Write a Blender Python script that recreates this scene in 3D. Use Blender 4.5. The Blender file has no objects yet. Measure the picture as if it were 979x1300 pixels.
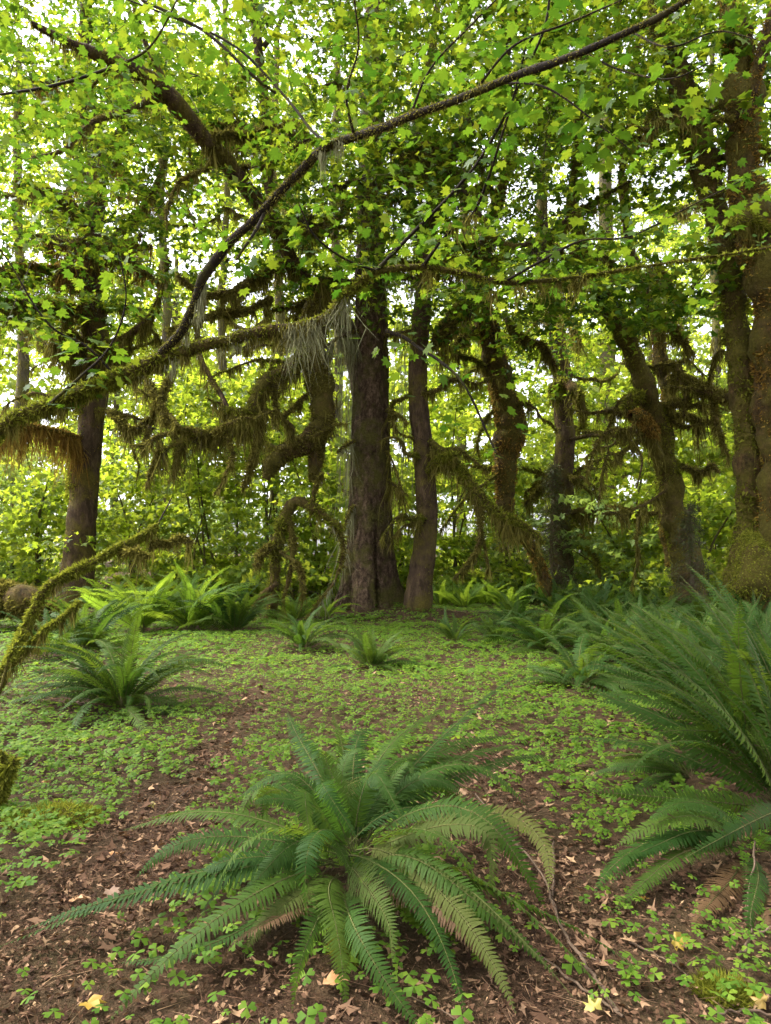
import bpy, math, random
import numpy as np
from mathutils import Vector

rng = np.random.default_rng(11)
random.seed(11)
scene = bpy.context.scene
COL = scene.collection

# ------------------------------------------------------------------ camera, sky, sun, exposure
F, CX, CY, HORIZON, CAMH = 900.0, 489.5, 650.0, 700.0, 1.55
TILT = math.atan((HORIZON - CY) / F)
cam_d = bpy.data.cameras.new("camera")
cam = bpy.data.objects.new("camera", cam_d)
COL.objects.link(cam)
cam.location = (0, 0, CAMH)
cam.rotation_euler = (math.pi / 2 + TILT, 0, 0)
cam_d.sensor_fit = 'VERTICAL'
cam_d.sensor_height = 36.0
cam_d.lens = F / 1300.0 * 36.0
cam_d.clip_end = 600
cam_d.clip_start = 0.05
scene.camera = cam

SUN_EL, SUN_AZ = math.radians(54), math.radians(-74)
world = bpy.data.worlds.new("World")
scene.world = world
world.use_nodes = True
wn = world.node_tree.nodes
wl = world.node_tree.links
wn.clear()
w_out = wn.new("ShaderNodeOutputWorld")
w_bg = wn.new("ShaderNodeBackground")
w_sky = wn.new("ShaderNodeTexSky")
w_sky.sky_type = 'NISHITA'
w_sky.sun_disc = False
w_sky.sun_elevation = SUN_EL
w_sky.sun_rotation = SUN_AZ
w_sky.air_density = 0.7
w_sky.dust_density = 4.0
w_sky.ozone_density = 0.6
w_bg.inputs["Strength"].default_value = 0.15
w_hsv = wn.new("ShaderNodeHueSaturation")   # thin bright overcast: the blue mostly washed out
w_hsv.inputs["Saturation"].default_value = 0.22
wl.new(w_sky.outputs[0], w_hsv.inputs["Color"])
wl.new(w_hsv.outputs[0], w_bg.inputs[0])
wl.new(w_bg.outputs[0], w_out.inputs[0])

sun_d = bpy.data.lights.new("sun", 'SUN')
sun_d.energy = 1.5
sun_d.angle = math.radians(14)
sun_d.color = (1.0, 0.95, 0.86)
sun = bpy.data.objects.new("sun", sun_d)
COL.objects.link(sun)
sdir = Vector((math.sin(SUN_AZ) * math.cos(SUN_EL), math.cos(SUN_AZ) * math.cos(SUN_EL), math.sin(SUN_EL)))
sun.rotation_euler = sdir.to_track_quat('Z', 'Y').to_euler()
sun.location = (0, 0, 60)

scene.view_settings.view_transform = 'Standard'
scene.view_settings.look = 'None'
scene.view_settings.exposure = 2.62
scene.view_settings.gamma = 1.0
scene.render.engine = 'CYCLES'
cy = scene.cycles
cy.use_denoising = True
cy.max_bounces = 9
cy.diffuse_bounces = 6
cy.glossy_bounces = 2
cy.transmission_bounces = 4
cy.transparent_max_bounces = 4
cy.use_adaptive_sampling = True
cy.adaptive_threshold = 0.02
cy.sample_clamp_indirect = 8


# ------------------------------------------------------------------ helpers
def at(px, py, Y):
    """the world point at depth Y that lies on photo pixel (px, py)"""
    u, v = (px - CX) / F, (CY - py) / F
    dy = math.cos(TILT) - v * math.sin(TILT)
    dz = math.sin(TILT) + v * math.cos(TILT)
    s = Y / dy
    return np.array([u * s, Y, CAMH + dz * s])


def _hash(i, j, k):
    n = (i * 374761393 + j * 668265263 + k * 2147483647 + 1274126177) & 0xffffffff
    n = ((n ^ (n >> 13)) * 1274126177) & 0xffffffff
    return ((n ^ (n >> 16)) & 0xffff) / 65535.0


ROT = np.array([[.36, .48, -.8], [-.8, .6, 0], [.48, .64, .6]])


def vnoise(P):
    """smooth value noise in 0..1 for an (n,3) array"""
    P = np.asarray(P, float) @ ROT
    I = np.floor(P).astype(np.int64)
    f = P - I
    f = f * f * (3 - 2 * f)
    r = 0
    for a in (0, 1):
        for b in (0, 1):
            for c in (0, 1):
                w = (f[:, 0] if a else 1 - f[:, 0]) * (f[:, 1] if b else 1 - f[:, 1]) * (f[:, 2] if c else 1 - f[:, 2])
                r = r + w * _hash(I[:, 0] + a, I[:, 1] + b, I[:, 2] + c)
    return r


def fbm(P, o=3):
    P = np.asarray(P, float)
    r, a, t = 0, 1.0, 0
    for i in range(o):
        r = r + a * vnoise(P * 2 ** i + 17.3 * i)
        t += a
        a *= .5
    return r / t


def hgt(x, y):
    """height of the forest floor"""
    x = np.asarray(x, float)
    y = np.asarray(y, float)
    P = np.stack([x * .55, y * .55, np.zeros_like(x)], -1).reshape(-1, 3)
    h = (fbm(P, 3).reshape(x.shape) - .5) * .22
    h = h + .10 * np.exp(-(((x + .15) / .75) ** 2 + ((y - 3.15) / .55) ** 2))
    h = h + .22 * np.exp(-(((x - 3.0) / .9) ** 2 + ((y - 5.2) / 1.3) ** 2))
    h = h + .25 * np.exp(-(((x + .1) / 1.9) ** 2 + ((y - 17.3) / 1.6) ** 2))
    h = h + .5 / (1 + np.exp(-(y - 25) * .6))
    near = np.clip((y - 1.2) / 1.2, 0, 1)
    return h * near


def H(x, y):
    return float(hgt(np.array([x]), np.array([y]))[0])


def gpt(px, py):
    """the point of the ground seen at a photo pixel"""
    z = 0.0
    for _ in range(6):
        u, v = (px - CX) / F, (CY - py) / F
        dy = math.cos(TILT) - v * math.sin(TILT)
        dz = math.sin(TILT) + v * math.cos(TILT)
        s = (z - CAMH) / dz
        x, y = u * s, dy * s
        z = H(x, y)
    return np.array([x, y, z])


def to_mesh(name, V, polys, mats, smooth=False, midx=None):
    m = bpy.data.meshes.new(name)
    V = np.ascontiguousarray(V, dtype=np.float32)
    m.vertices.add(len(V))
    m.vertices.foreach_set("co", V.ravel())
    polys = [np.asarray(p, dtype=np.int32) for p in polys if len(p)]
    loops = np.concatenate([p.ravel() for p in polys])
    tot = np.concatenate([np.full(len(p), p.shape[1], np.int32) for p in polys])
    start = np.concatenate([[0], np.cumsum(tot)[:-1]]).astype(np.int32)
    m.loops.add(len(loops))
    m.loops.foreach_set("vertex_index", loops)
    m.polygons.add(len(tot))
    m.polygons.foreach_set("loop_start", start)
    m.polygons.foreach_set("loop_total", tot)
    if smooth:
        m.polygons.foreach_set("use_smooth", np.ones(len(tot), bool))
    for x in (mats if isinstance(mats, (list, tuple)) else [mats]):
        m.materials.append(x)
    if midx is not None:
        m.polygons.foreach_set("material_index", np.asarray(midx, np.int32))
    m.update(calc_edges=True)
    return m


def tag(o, label, cat=None, group=None, kind=None):
    if label:
        o["label"] = label
    if cat:
        o["category"] = cat
    if group:
        o["group"] = group
    if kind:
        o["kind"] = kind
    return o


def thing(name, label, cat, loc, group=None):
    o = bpy.data.objects.new(name, None)
    o.empty_display_size = .2
    COL.objects.link(o)
    o.location = tuple(float(c) for c in loc)
    return tag(o, label, cat, group)


def link(name, mesh, parent=None, kind=None):
    o = bpy.data.objects.new(name, mesh)
    COL.objects.link(o)
    if parent is not None:
        o.parent = parent
    if kind:
        o["kind"] = kind
    return o


def base_of(o):
    b = np.zeros(3)
    while o is not None:
        b += np.array(o.location)
        o = o.parent
    return b


class Bag:
    """collects vertices and faces of one part"""
    def __init__(s):
        s.V, s.P, s.n = [], {}, 0

    def add(s, V, *polys):
        V = np.asarray(V, float)
        for p in polys:
            p = np.asarray(p, int)
            if len(p):
                s.P.setdefault(p.shape[1], []).append(p + s.n)
        s.V.append(V)
        s.n += len(V)

    def build(s, name, mat, parent=None, smooth=False, kind=None):
        if not s.n:
            return None
        V = np.concatenate(s.V)
        if parent is not None:
            V = V - base_of(parent)
        return link(name, to_mesh(name, V, [np.concatenate(p) for p in s.P.values()], mat, smooth), parent, kind)


def catmull(P, n):
    P = np.asarray(P, float)
    k = len(P)
    Q = np.vstack([2 * P[0] - P[1], P, 2 * P[-1] - P[-2]])
    t = np.linspace(0, k - 1 - 1e-6, n)
    i = t.astype(int)
    f = (t - i)[:, None]
    a, b, c, d = Q[i], Q[i + 1], Q[i + 2], Q[i + 3]
    return .5 * (2 * b + (c - a) * f + (2 * a - 5 * b + 4 * c - d) * f ** 2 + (3 * b - a - 3 * c + d) * f ** 3)


def frames(C):
    T = np.gradient(C, axis=0)
    T /= np.linalg.norm(T, axis=1)[:, None] + 1e-9
    A = np.zeros_like(C)
    ref = np.array([0, -1.0, 0]) if abs(T[0][1]) < .8 else np.array([1.0, 0, 0])
    v = ref - T[0] * ref.dot(T[0])
    for i in range(len(C)):
        v = v - T[i] * v.dot(T[i])
        v /= np.linalg.norm(v) + 1e-9
        A[i] = v
    return T, A, np.cross(T, A)


def tube(C, R, seg, lump=0.0, ls=3.0, fine=0.0, fs=14.0, mod=None):
    """a lumpy tube along C; returns vertices and quads"""
    T, A, B = frames(C)
    th = np.arange(seg) / seg * 2 * np.pi
    N = A[:, None] * np.cos(th)[None, :, None] + B[:, None] * np.sin(th)[None, :, None]
    RR = np.repeat(R[:, None], seg, 1)
    if mod is not None:
        RR = RR * mod(C, th)
    P0 = (C[:, None] + N * RR[..., None]).reshape(-1, 3)
    if lump:
        RR = RR * (1 + lump * 2.4 * (fbm(P0 * ls, 4).reshape(RR.shape) - .5))
    if fine:
        RR = RR + fine * 2 * (np.abs(fbm(P0 * np.array([fs, fs, fs * .28]), 2).reshape(RR.shape) - .5))
    V = (C[:, None] + N * RR[..., None]).reshape(-1, 3)
    n = len(C)
    i = np.arange(n - 1)[:, None] * seg
    j = np.arange(seg)[None]
    k = (j + 1) % seg
    Q = np.stack([i + j, i + k, i + seg + k, i + seg + j], -1).reshape(-1, 4)
    return V, Q


def unit(v):
    return v / (np.linalg.norm(v, axis=-1, keepdims=True) + 1e-9)


def fuzz(bag, C, R, n, length, width, down=.35, spread=.6, clump=2.0, up_only=False):
    """short moss blades standing off a limb"""
    T, A, B = frames(C)
    seglen = np.r_[0, np.linalg.norm(np.diff(C, axis=0), axis=1)]
    w = np.cumsum(seglen * R)
    i = np.searchsorted(w, rng.random(n) * w[-1]).clip(0, len(C) - 1)
    th = rng.random(n) * 2 * np.pi
    N = A[i] * np.cos(th)[:, None] + B[i] * np.sin(th)[:, None]
    P = C[i] + N * (R[i] * .93)[:, None] + T[i] * (rng.random(n)[:, None] - .5) * seglen[i][:, None]
    keep = vnoise(P * clump) > .34 + .2 * rng.random(n) - .1
    P, N, i = P[keep], N[keep], i[keep]
    m = len(P)
    D = unit(N + spread * rng.normal(size=(m, 3)) * .8 + np.array([0, 0, -down]))
    L = length * (.3 + 1.3 * rng.random(m) ** 2) * (.4 + 1.4 * vnoise(P * clump * 2.3 + 5))
    S = unit(np.cross(D, rng.normal(size=(m, 3))))
    L = L * .68
    Wd = (width * 1.5 * (.5 + rng.random(m)))[:, None]
    V = np.stack([P - S * Wd, P + S * Wd, P + D * L[:, None]], 1).reshape(-1, 3)
    bag.add(V, np.arange(3 * m).reshape(-1, 3))


def strands(bag, P, L, width, sway=.12):
    """thin hanging ribbons of moss from the points P, of the lengths L"""
    m = len(P)
    if not m:
        return
    a = rng.random(m) * np.pi
    S = np.stack([np.cos(a), np.sin(a), np.zeros(m)], 1)
    d1 = rng.normal(size=(m, 3)) * sway
    d1[:, 2] = -1
    W = (width * (.5 + rng.random(m)))[:, None]
    L = L[:, None]
    p1 = P + d1 * L * .5
    p2 = p1 + (d1 * .6 + rng.normal(size=(m, 3)) * sway + np.array([0, 0, -.4])) * L * .5
    V = np.stack([P - S * W, P + S * W, p1 + S * W * .8, p1 - S * W * .8, p2], 1).reshape(-1, 3)
    b = np.arange(m)[:, None] * 5
    bag.add(V, b + np.array([0, 1, 2, 3]), b + np.array([3, 2, 4]))


def drape(bag, C, R, per_m, length, width, clump_len=.085, n_each=60, sway=.24):
    """icicle-shaped beards of moss under a limb"""
    d = np.r_[0, np.cumsum(np.linalg.norm(np.diff(C, axis=0), axis=1))]
    k = max(1, int(d[-1] * per_m))
    for s in rng.random(k) * d[-1]:
        q = np.array([np.interp(s, d, C[:, c]) for c in range(3)])
        r = np.interp(s, d, R)
        Lc = length * (.2 + 1.6 * rng.random() ** 2)
        w = clump_len * (.35 + 1.0 * rng.random())
        n = int(n_each * (.4 + 1.3 * Lc / length))
        off = rng.normal(size=n) * .5
        ss = np.clip(s + off * w, 0, d[-1])
        P = np.stack([np.interp(ss, d, C[:, c]) for c in range(3)], 1)
        P += rng.normal(size=P.shape) * r * .45
        P[:, 2] -= r * .5
        L = Lc * np.exp(-(off * 1.4) ** 2) * (.2 + .8 * rng.random(n))
        strands(bag, P, L, width, sway)


# ------------------------------------------------------------------ leaf shapes
def maple_template(n):
    """flat lobed leaf, about one unit across, stalk at the origin, tip along +x; slightly cupped"""
    if n == 7:
        ang = np.radians([0, 38, 74, 118])
        rad = np.array([1.0, .93, .74, .48])
        sinus = [.60, .56, .42]
        cx = .02
        out = []
        for s in (1, -1):
            pts = [(-.16, s * .05)]
            for i in (3, 2, 1):
                a = s * ang[i]
                pts.append((rad[i] * math.cos(a), rad[i] * math.sin(a)))
                b = s * (ang[i] + ang[i - 1]) / 2
                pts.append((sinus[i - 1] * math.cos(b), sinus[i - 1] * math.sin(b)))
            out.append(pts)
        pts = out[0] + [(1.0, 0)] + out[1][::-1]
        V = np.array([(0, 0)] + pts) * .55
        k = len(pts)
        tr = [(0, i, i + 1) for i in range(1, k)]
    elif n == 5:
        pts = [(-.1, 0), (-.15, .62), (.2, .38), (.5, .72), (.55, .3), (1, 0), (.55, -.3), (.5, -.72), (.2, -.38), (-.15, -.62)]
        V = np.array(pts) * .6
        tr = [(0, 1, 2), (0, 2, 4), (2, 3, 4), (0, 4, 6), (4, 5, 6), (0, 6, 8), (6, 7, 8), (0, 8, 9)]
    else:
        pts = [(-.1, 0), (.25, .7), (.45, .22), (1, 0), (.45, -.22), (.25, -.7)]
        V = np.array(pts) * .62
        tr = [(0, 2, 1), (0, 4, 2), (2, 4, 3), (0, 5, 4)]
    z = -.22 * (V[:, 0] ** 2 + V[:, 1] ** 2) * 1.3 + .10 * np.abs(V[:, 1])
    return np.column_stack([V, z]), np.array(tr)


TPL = {n: maple_template(n) for n in (7, 5, 3)}


def leaves(bag, P, heading, size, lod, tilt=.45, droop=.3):
    """lobed leaves at P, pointing along heading (radians), held more or less level"""
    T, F_ = TPL[lod]
    m = len(P)
    if not m:
        return
    X = np.stack([np.cos(heading), np.sin(heading), -droop + rng.normal(size=m) * .3], 1)
    X = unit(X)
    N = np.stack([np.zeros(m), np.zeros(m), np.ones(m)], 1) + rng.normal(size=(m, 3)) * tilt
    Y = unit(np.cross(N, X))
    Z = np.cross(X, Y)
    s = np.asarray(size) * np.ones(m)
    V = P[:, None] + s[:, None, None] * (T[None, :, 0, None] * X[:, None] + T[None, :, 1, None] * Y[:, None] + T[None, :, 2, None] * Z[:, None])
    b = np.arange(m)[:, None, None] * len(T)
    bag.add(V.reshape(-1, 3), (F_[None] + b).reshape(-1, 3))


def twig_ribbon(bag, A, B, w):
    """three-sided thin sticks from A to B"""
    m = len(A)
    D = unit(B - A)
    S = unit(np.cross(D, rng.normal(size=(m, 3))))
    U = np.cross(D, S)
    w = (np.asarray(w) * np.ones(m))[:, None]
    V = np.stack([A + S * w, A - S * w * .5 + U * w * .87, A - S * w * .5 - U * w * .87, B], 1).reshape(-1, 3)
    b = np.arange(m)[:, None] * 4
    bag.add(V, np.concatenate([b + [0, 1, 3], b + [1, 2, 3], b + [2, 0, 3]]))


def sprays(lb, tb, Cn, out, L, nl, size, lod, tilt=.45, droop=.3, tw=.006):
    """layered sprays: twigs starting at Cn, running along 'out', with nl leaves in a flat fan"""
    m = len(Cn)
    D = unit(out)
    S = unit(np.cross(D, [0, 0, 1.0]))
    L = np.asarray(L) * np.ones(m)
    twig_ribbon(tb, Cn, Cn + D * L[:, None] - np.array([0, 0, 1.0]) * (L * .12)[:, None], tw)
    u = rng.random((m, nl)) ** .8
    v = (rng.random((m, nl)) - .5) * 1.3 * (1.05 - .55 * u)
    P = Cn[:, None] + D[:, None] * (u * L[:, None])[..., None] + S[:, None] * (v * L[:, None] * .75)[..., None]
    P[..., 2] -= (u * u * L[:, None] * .15) + np.abs(v) * L[:, None] * .08
    P += rng.normal(size=P.shape) * (L * .045)[:, None, None]
    hd = np.arctan2(D[:, 1], D[:, 0])[:, None] + v * 1.6 + rng.normal(size=v.shape) * .5
    sz = size * (.65 + .6 * rng.random(m * nl))
    leaves(lb, P.reshape(-1, 3), hd.ravel(), sz, lod, tilt, droop)


# ------------------------------------------------------------------ materials
def nodes(name):
    m = bpy.data.materials.new(name)
    m.use_nodes = True
    nt = m.node_tree
    for n in list(nt.nodes):
        nt.nodes.remove(n)
    out = nt.nodes.new("ShaderNodeOutputMaterial")
    return m, nt, out


def ramp(nt, fac, stops):
    r = nt.nodes.new("ShaderNodeValToRGB")
    e = r.color_ramp.elements
    while len(e) < len(stops):
        e.new(.5)
    for i, (p, c) in enumerate(stops):
        e[i].position = p
        e[i].color = (*c, 1)
    if fac is not None:
        nt.links.new(fac, r.inputs[0])
    return r.outputs[0]


def noise(nt, scale, detail=3, rough=.6, vec=None, stretch=None):
    t = nt.nodes.new("ShaderNodeTexNoise")
    t.inputs["Scale"].default_value = scale
    t.inputs["Detail"].default_value = detail
    t.inputs["Roughness"].default_value = rough
    if vec is None:
        c = nt.nodes.new("ShaderNodeTexCoord")
        vec = c.outputs["Object"]
    if stretch:
        mp = nt.nodes.new("ShaderNodeMapping")
        mp.inputs["Scale"].default_value = stretch
        nt.links.new(vec, mp.inputs[0])
        vec = mp.outputs[0]
    nt.links.new(vec, t.inputs["Vector"])
    return t.outputs["Fac"]


def mixc(nt, fac, a, b, mode='MIX'):
    x = nt.nodes.new("ShaderNodeMix")
    x.data_type = 'RGBA'
    x.blend_type = mode
    for s, v in ((x.inputs[0], fac), (x.inputs[6], a), (x.inputs[7], b)):
        if hasattr(v, "is_linked"):
            nt.links.new(v, s)
        elif isinstance(v, (tuple, list)):
            s.default_value = (*v, 1)
        else:
            s.default_value = v
    return x.outputs[2]


def mat_leaf(name, stops, tstops, trans=.5, gloss=.2, rough=.55, obj_random=False):
    """thin leaf: reflects one green, lets a yellower green through"""
    m, nt, out = nodes(name)
    if obj_random:
        g = nt.nodes.new("ShaderNodeObjectInfo")
        f = g.outputs["Random"]
    else:
        g = nt.nodes.new("ShaderNodeNewGeometry")
        f = g.outputs["Random Per Island"]
    p = nt.nodes.new("ShaderNodeBsdfPrincipled")
    p.inputs["Roughness"].default_value = rough
    p.inputs["Specular IOR Level"].default_value = gloss
    nt.links.new(ramp(nt, f, stops), p.inputs["Base Color"])
    t = nt.nodes.new("ShaderNodeBsdfTranslucent")
    nt.links.new(ramp(nt, f, tstops), t.inputs["Color"])
    mx = nt.nodes.new("ShaderNodeMixShader")
    mx.inputs[0].default_value = trans
    nt.links.new(p.outputs[0], mx.inputs[1])
    nt.links.new(t.outputs[0], mx.inputs[2])
    nt.links.new(mx.outputs[0], out.inputs[0])
    return m


def mat_bark(name, stops, scale=6, stretch=(1, 1, .25), bump=.5, moss=None, moss_amt=.5, bdist=.03):
    """rough bark, with patches of moss over it"""
    m, nt, out = nodes(name)
    n1 = noise(nt, scale, 6, .7, stretch=stretch)
    n2 = noise(nt, scale * 5, 4, .7, stretch=stretch)
    c = ramp(nt, n1, stops)
    c = mixc(nt, .6, c, ramp(nt, n2, [(.3, (.25, .25, .25)), (.7, (1, 1, 1))]), 'MULTIPLY')
    if moss:
        n3 = noise(nt, 1.6, 5, .65)
        mf = ramp(nt, n3, [(max(0, .62 - moss_amt * .5), (0, 0, 0)), (min(1, .74 - moss_amt * .4), (1, 1, 1))])
        n4 = noise(nt, 22, 3, .7)
        mc = ramp(nt, n4, [(.3, tuple(x * .45 for x in moss)), (.7, moss)])
        c = mixc(nt, mf, c, mc)
    p = nt.nodes.new("ShaderNodeBsdfPrincipled")
    p.inputs["Roughness"].default_value = .9
    p.inputs["Specular IOR Level"].default_value = .15
    nt.links.new(c, p.inputs["Base Color"])
    b = nt.nodes.new("ShaderNodeBump")
    b.inputs["Strength"].default_value = bump
    b.inputs["Distance"].default_value = bdist
    a = nt.nodes.new("ShaderNodeMath")
    a.operation = 'ADD'
    nt.links.new(n1, a.inputs[0])
    nt.links.new(n2, a.inputs[1])
    nt.links.new(a.outputs[0], b.inputs["Height"])
    nt.links.new(b.outputs[0], p.inputs["Normal"])
    nt.links.new(p.outputs[0], out.inputs[0])
    return m


M = {}
M['maple'] = mat_leaf('maple_leaf', [(0, (.03, .075, .008)), (.5, (.06, .12, .012)), (1, (.11, .16, .016))],
                      [(0, (.05, .115, .006)), (.35, (.115, .20, .010)), (.75, (.215, .295, .014)), (1, (.32, .345, .018))], .53)
M['maple_near'] = mat_leaf('vine_maple_leaf', [(0, (.035, .085, .010)), (1, (.09, .145, .014))],
                           [(0, (.055, .14, .008)), (.6, (.13, .225, .012)), (1, (.20, .265, .014))], .52, obj_random=True)
M['maple_close'] = mat_leaf('close_maple_leaf', [(0, (.035, .08, .010)), (.6, (.07, .13, .014)), (1, (.11, .155, .018))],
                            [(0, (.055, .13, .008)), (.6, (.13, .225, .012)), (1, (.23, .28, .016))], .53)
M['shrub'] = mat_leaf('understory_leaf', [(0, (.06, .115, .012)), (.6, (.10, .165, .018)), (1, (.15, .19, .028))],
                      [(0, (.27, .38, .022)), (.6, (.42, .51, .035)), (1, (.52, .55, .05))], .62)
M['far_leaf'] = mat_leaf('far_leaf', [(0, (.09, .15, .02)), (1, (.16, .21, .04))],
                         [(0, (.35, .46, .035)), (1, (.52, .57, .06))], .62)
M['pale'] = mat_leaf('pale_leaf', [(0, (.08, .14, .035)), (1, (.14, .20, .05))],
                     [(0, (.25, .37, .06)), (1, (.38, .48, .09))], .47)
M['needle'] = mat_leaf('conifer_needle', [(0, (.035, .045, .014)), (1, (.075, .085, .03))],
                       [(0, (.06, .08, .015)), (1, (.12, .14, .03))], .25)
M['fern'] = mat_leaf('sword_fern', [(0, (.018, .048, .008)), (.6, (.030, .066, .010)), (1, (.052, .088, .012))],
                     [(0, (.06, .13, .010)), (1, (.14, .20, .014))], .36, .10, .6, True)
M['fern_lit'] = mat_leaf('lit_lady_fern', [(0, (.05, .11, .013)), (1, (.085, .155, .018))],
                         [(0, (.22, .36, .025)), (1, (.32, .43, .03))], .5, .12, .6, True)  # lime lady fern, with sunlit brightness put into its greens
M['fern_old'] = mat_leaf('aged_fern', [(0, (.045, .07, .016)), (1, (.085, .085, .022))],
                         [(0, (.08, .12, .016)), (1, (.12, .13, .022))], .3, .06, .7, True)
M['fern_dead'] = mat_leaf('dead_fern', [(0, (.05, .028, .014)), (1, (.10, .056, .024))],
                          [(0, (.10, .05, .02)), (1, (.16, .08, .03))], .25, .2, .7, True)
M['oxalis'] = mat_leaf('wood_sorrel', [(0, (.052, .115, .012)), (.6, (.085, .16, .015)), (1, (.13, .195, .02))],
                       [(0, (.16, .30, .02)), (1, (.30, .42, .03))], .4, .12, .6)
M['litter'] = mat_leaf('leaf_litter', [(0, (.022, .012, .008)), (.3, (.066, .036, .022)), (.65, (.14, .078, .047)), (.9, (.23, .14, .085)), (1, (.36, .23, .13))],
                       [(0, (.07, .03, .01)), (1, (.2, .1, .03))], .12, .06, .8)
M['yellow'] = mat_leaf('yellow_leaf', [(0, (.30, .21, .03)), (.5, (.32, .15, .04)), (1, (.27, .24, .05))],
                       [(0, (.4, .28, .03)), (1, (.4, .3, .05))], .2, .3, .5, True)
M['tan'] = mat_leaf('tan_leaf', [(0, (.30, .18, .10)), (.5, (.38, .19, .08)), (1, (.26, .17, .12))],
                    [(0, (.3, .16, .07)), (1, (.3, .18, .08))], .15, .3, .6, True)
M['moss'] = mat_leaf('brown_moss', [(0, (0.047, 0.038, 0.009)), (.5, (0.118, 0.099, 0.021)), (1, (0.224, 0.196, 0.047))],
                     [(0, (0.157, 0.146, 0.022)), (1, (0.336, 0.302, 0.056))], .32, .05, .9)
M['moss_green'] = mat_leaf('olive_moss', [(0, (0.054, 0.058, 0.009)), (.5, (0.129, 0.134, 0.017)), (1, (0.224, 0.224, 0.031))],
                           [(0, (0.168, 0.190, 0.017)), (1, (0.381, 0.403, 0.039))], .34, .05, .9)
M['moss_rust'] = mat_leaf('rusty_moss', [(0, (0.079, 0.043, 0.014)), (.5, (0.215, 0.118, 0.025)), (1, (0.343, 0.222, 0.043))],
                          [(0, (0.229, 0.143, 0.029)), (1, (0.429, 0.315, 0.057))], .3, .05, .9)
M['lichen'] = mat_leaf('pale_lichen', [(0, (.13, .12, .06)), (.5, (.22, .21, .12)), (1, (.34, .33, .2))],
                       [(0, (.2, .2, .08)), (1, (.34, .34, .18))], .35, .05, .9)
M['spruce_bark'] = mat_bark('spruce_bark', [(.32, (.026, .016, .009)), (.5, (.12, .075, .045)), (.66, (.30, .20, .13))], 10, (1, 1, .5), 1.0, (.14, .125, .03), .34, .08)
M['maple_bark'] = mat_bark('maple_bark', [(.28, (0.027, 0.018, 0.011)), (.52, (0.094, 0.060, 0.035)), (.75, (0.213, 0.138, 0.081))], 8, (1, 1, .3), 1.0, (0.150, 0.119, 0.025), .32, .06)
M['mossy_bark'] = mat_bark('mossy_bark', [(.32, (0.026, 0.017, 0.008)), (.5, (0.102, 0.062, 0.025)), (.7, (0.240, 0.144, 0.054))], 9, (1, 1, .6), 1.0, (0.150, 0.126, 0.022), .5, .08)
M['twig'] = mat_bark('twig_bark', [(.3, (.018, .012, .009)), (.7, (.05, .034, .024))], 10, (1, 1, 1), .4, (.09, .085, .02), .25, .01)
M['stick'] = mat_bark('stick_bark', [(.3, (.07, .045, .03)), (.7, (.19, .13, .09))], 12, (1, 1, 1), .4, None, 0, .01)
M['dark'] = mat_bark('black_bark', [(.3, (.012, .009, .007)), (.7, (.04, .028, .02))], 10, (1, 1, .4), .5, (.07, .065, .015), .2, .02)
M['far_bark'] = mat_bark('far_bark', [(.3, (.05, .04, .03)), (.7, (.14, .11, .08))], 4, (1, 1, .3), .5, (.12, .11, .03), .5, .04)
M['rachis'] = mat_bark('rachis', [(.3, (.06, .07, .02)), (.7, (.13, .13, .04))], 10, (1, 1, 1), .1)


def mat_ground():
    m, nt, out = nodes('forest_soil')
    n1 = noise(nt, 1.3, 5, .6)
    n2 = noise(nt, 26, 6, .75)
    n3 = noise(nt, 90, 3, .7)
    c = ramp(nt, n2, [(.3, (.022, .013, .008)), (.5, (.07, .040, .024)), (.68, (.125, .072, .043)), (.8, (.19, .115, .07))])
    c = mixc(nt, ramp(nt, n1, [(.4, (0, 0, 0)), (.7, (.6, .6, .6))]), c, (.06, .05, .02))
    p = nt.nodes.new("ShaderNodeBsdfPrincipled")
    p.inputs["Roughness"].default_value = .95
    p.inputs["Specular IOR Level"].default_value = .1
    nt.links.new(c, p.inputs["Base Color"])
    b = nt.nodes.new("ShaderNodeBump")
    b.inputs["Strength"].default_value = .9
    b.inputs["Distance"].default_value = .03
    a = nt.nodes.new("ShaderNodeMath")
    a.operation = 'ADD'
    nt.links.new(n2, a.inputs[0])
    nt.links.new(n3, a.inputs[1])
    nt.links.new(a.outputs[0], b.inputs["Height"])
    nt.links.new(b.outputs[0], p.inputs["Normal"])
    nt.links.new(p.outputs[0], out.inputs[0])
    return m


M['soil'] = mat_ground()


# ------------------------------------------------------------------ ground
def build_ground():
    k = np.linspace(-1, 1, 150)
    X = np.sinh(k * 4.6) / np.sinh(4.6) * 260
    q = np.linspace(0, 1, 170)
    Yg = -30 + 26 * q + np.sinh(q * 4.2) / np.sinh(4.2) * 300
    gx, gy = np.meshgrid(X, Yg)
    gz = hgt(gx, gy)
    V = np.stack([gx, gy, gz], -1).reshape(-1, 3)
    n, mx = gx.shape
    i = np.arange(n - 1)[:, None] * mx
    j = np.arange(mx - 1)[None]
    Q = np.stack([i + j, i + j + 1, i + mx + j + 1, i + mx + j], -1).reshape(-1, 4)
    o = link('ground', to_mesh('ground', V, [Q], M['soil'], True))
    tag(o, 'brown forest floor under the sorrel and leaf litter', None, None, 'structure')


build_ground()


# ------------------------------------------------------------------ tree kit
def px_path(pts, n):
    """[(px, py, depth, width in px)] -> smooth centre line and radii in metres"""
    Q = np.array([[*at(a, b, c), w * c / F / 2] for a, b, c, w in pts])
    Q = catmull(Q, n)
    return Q[:, :3], np.maximum(Q[:, 3], .003)


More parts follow.
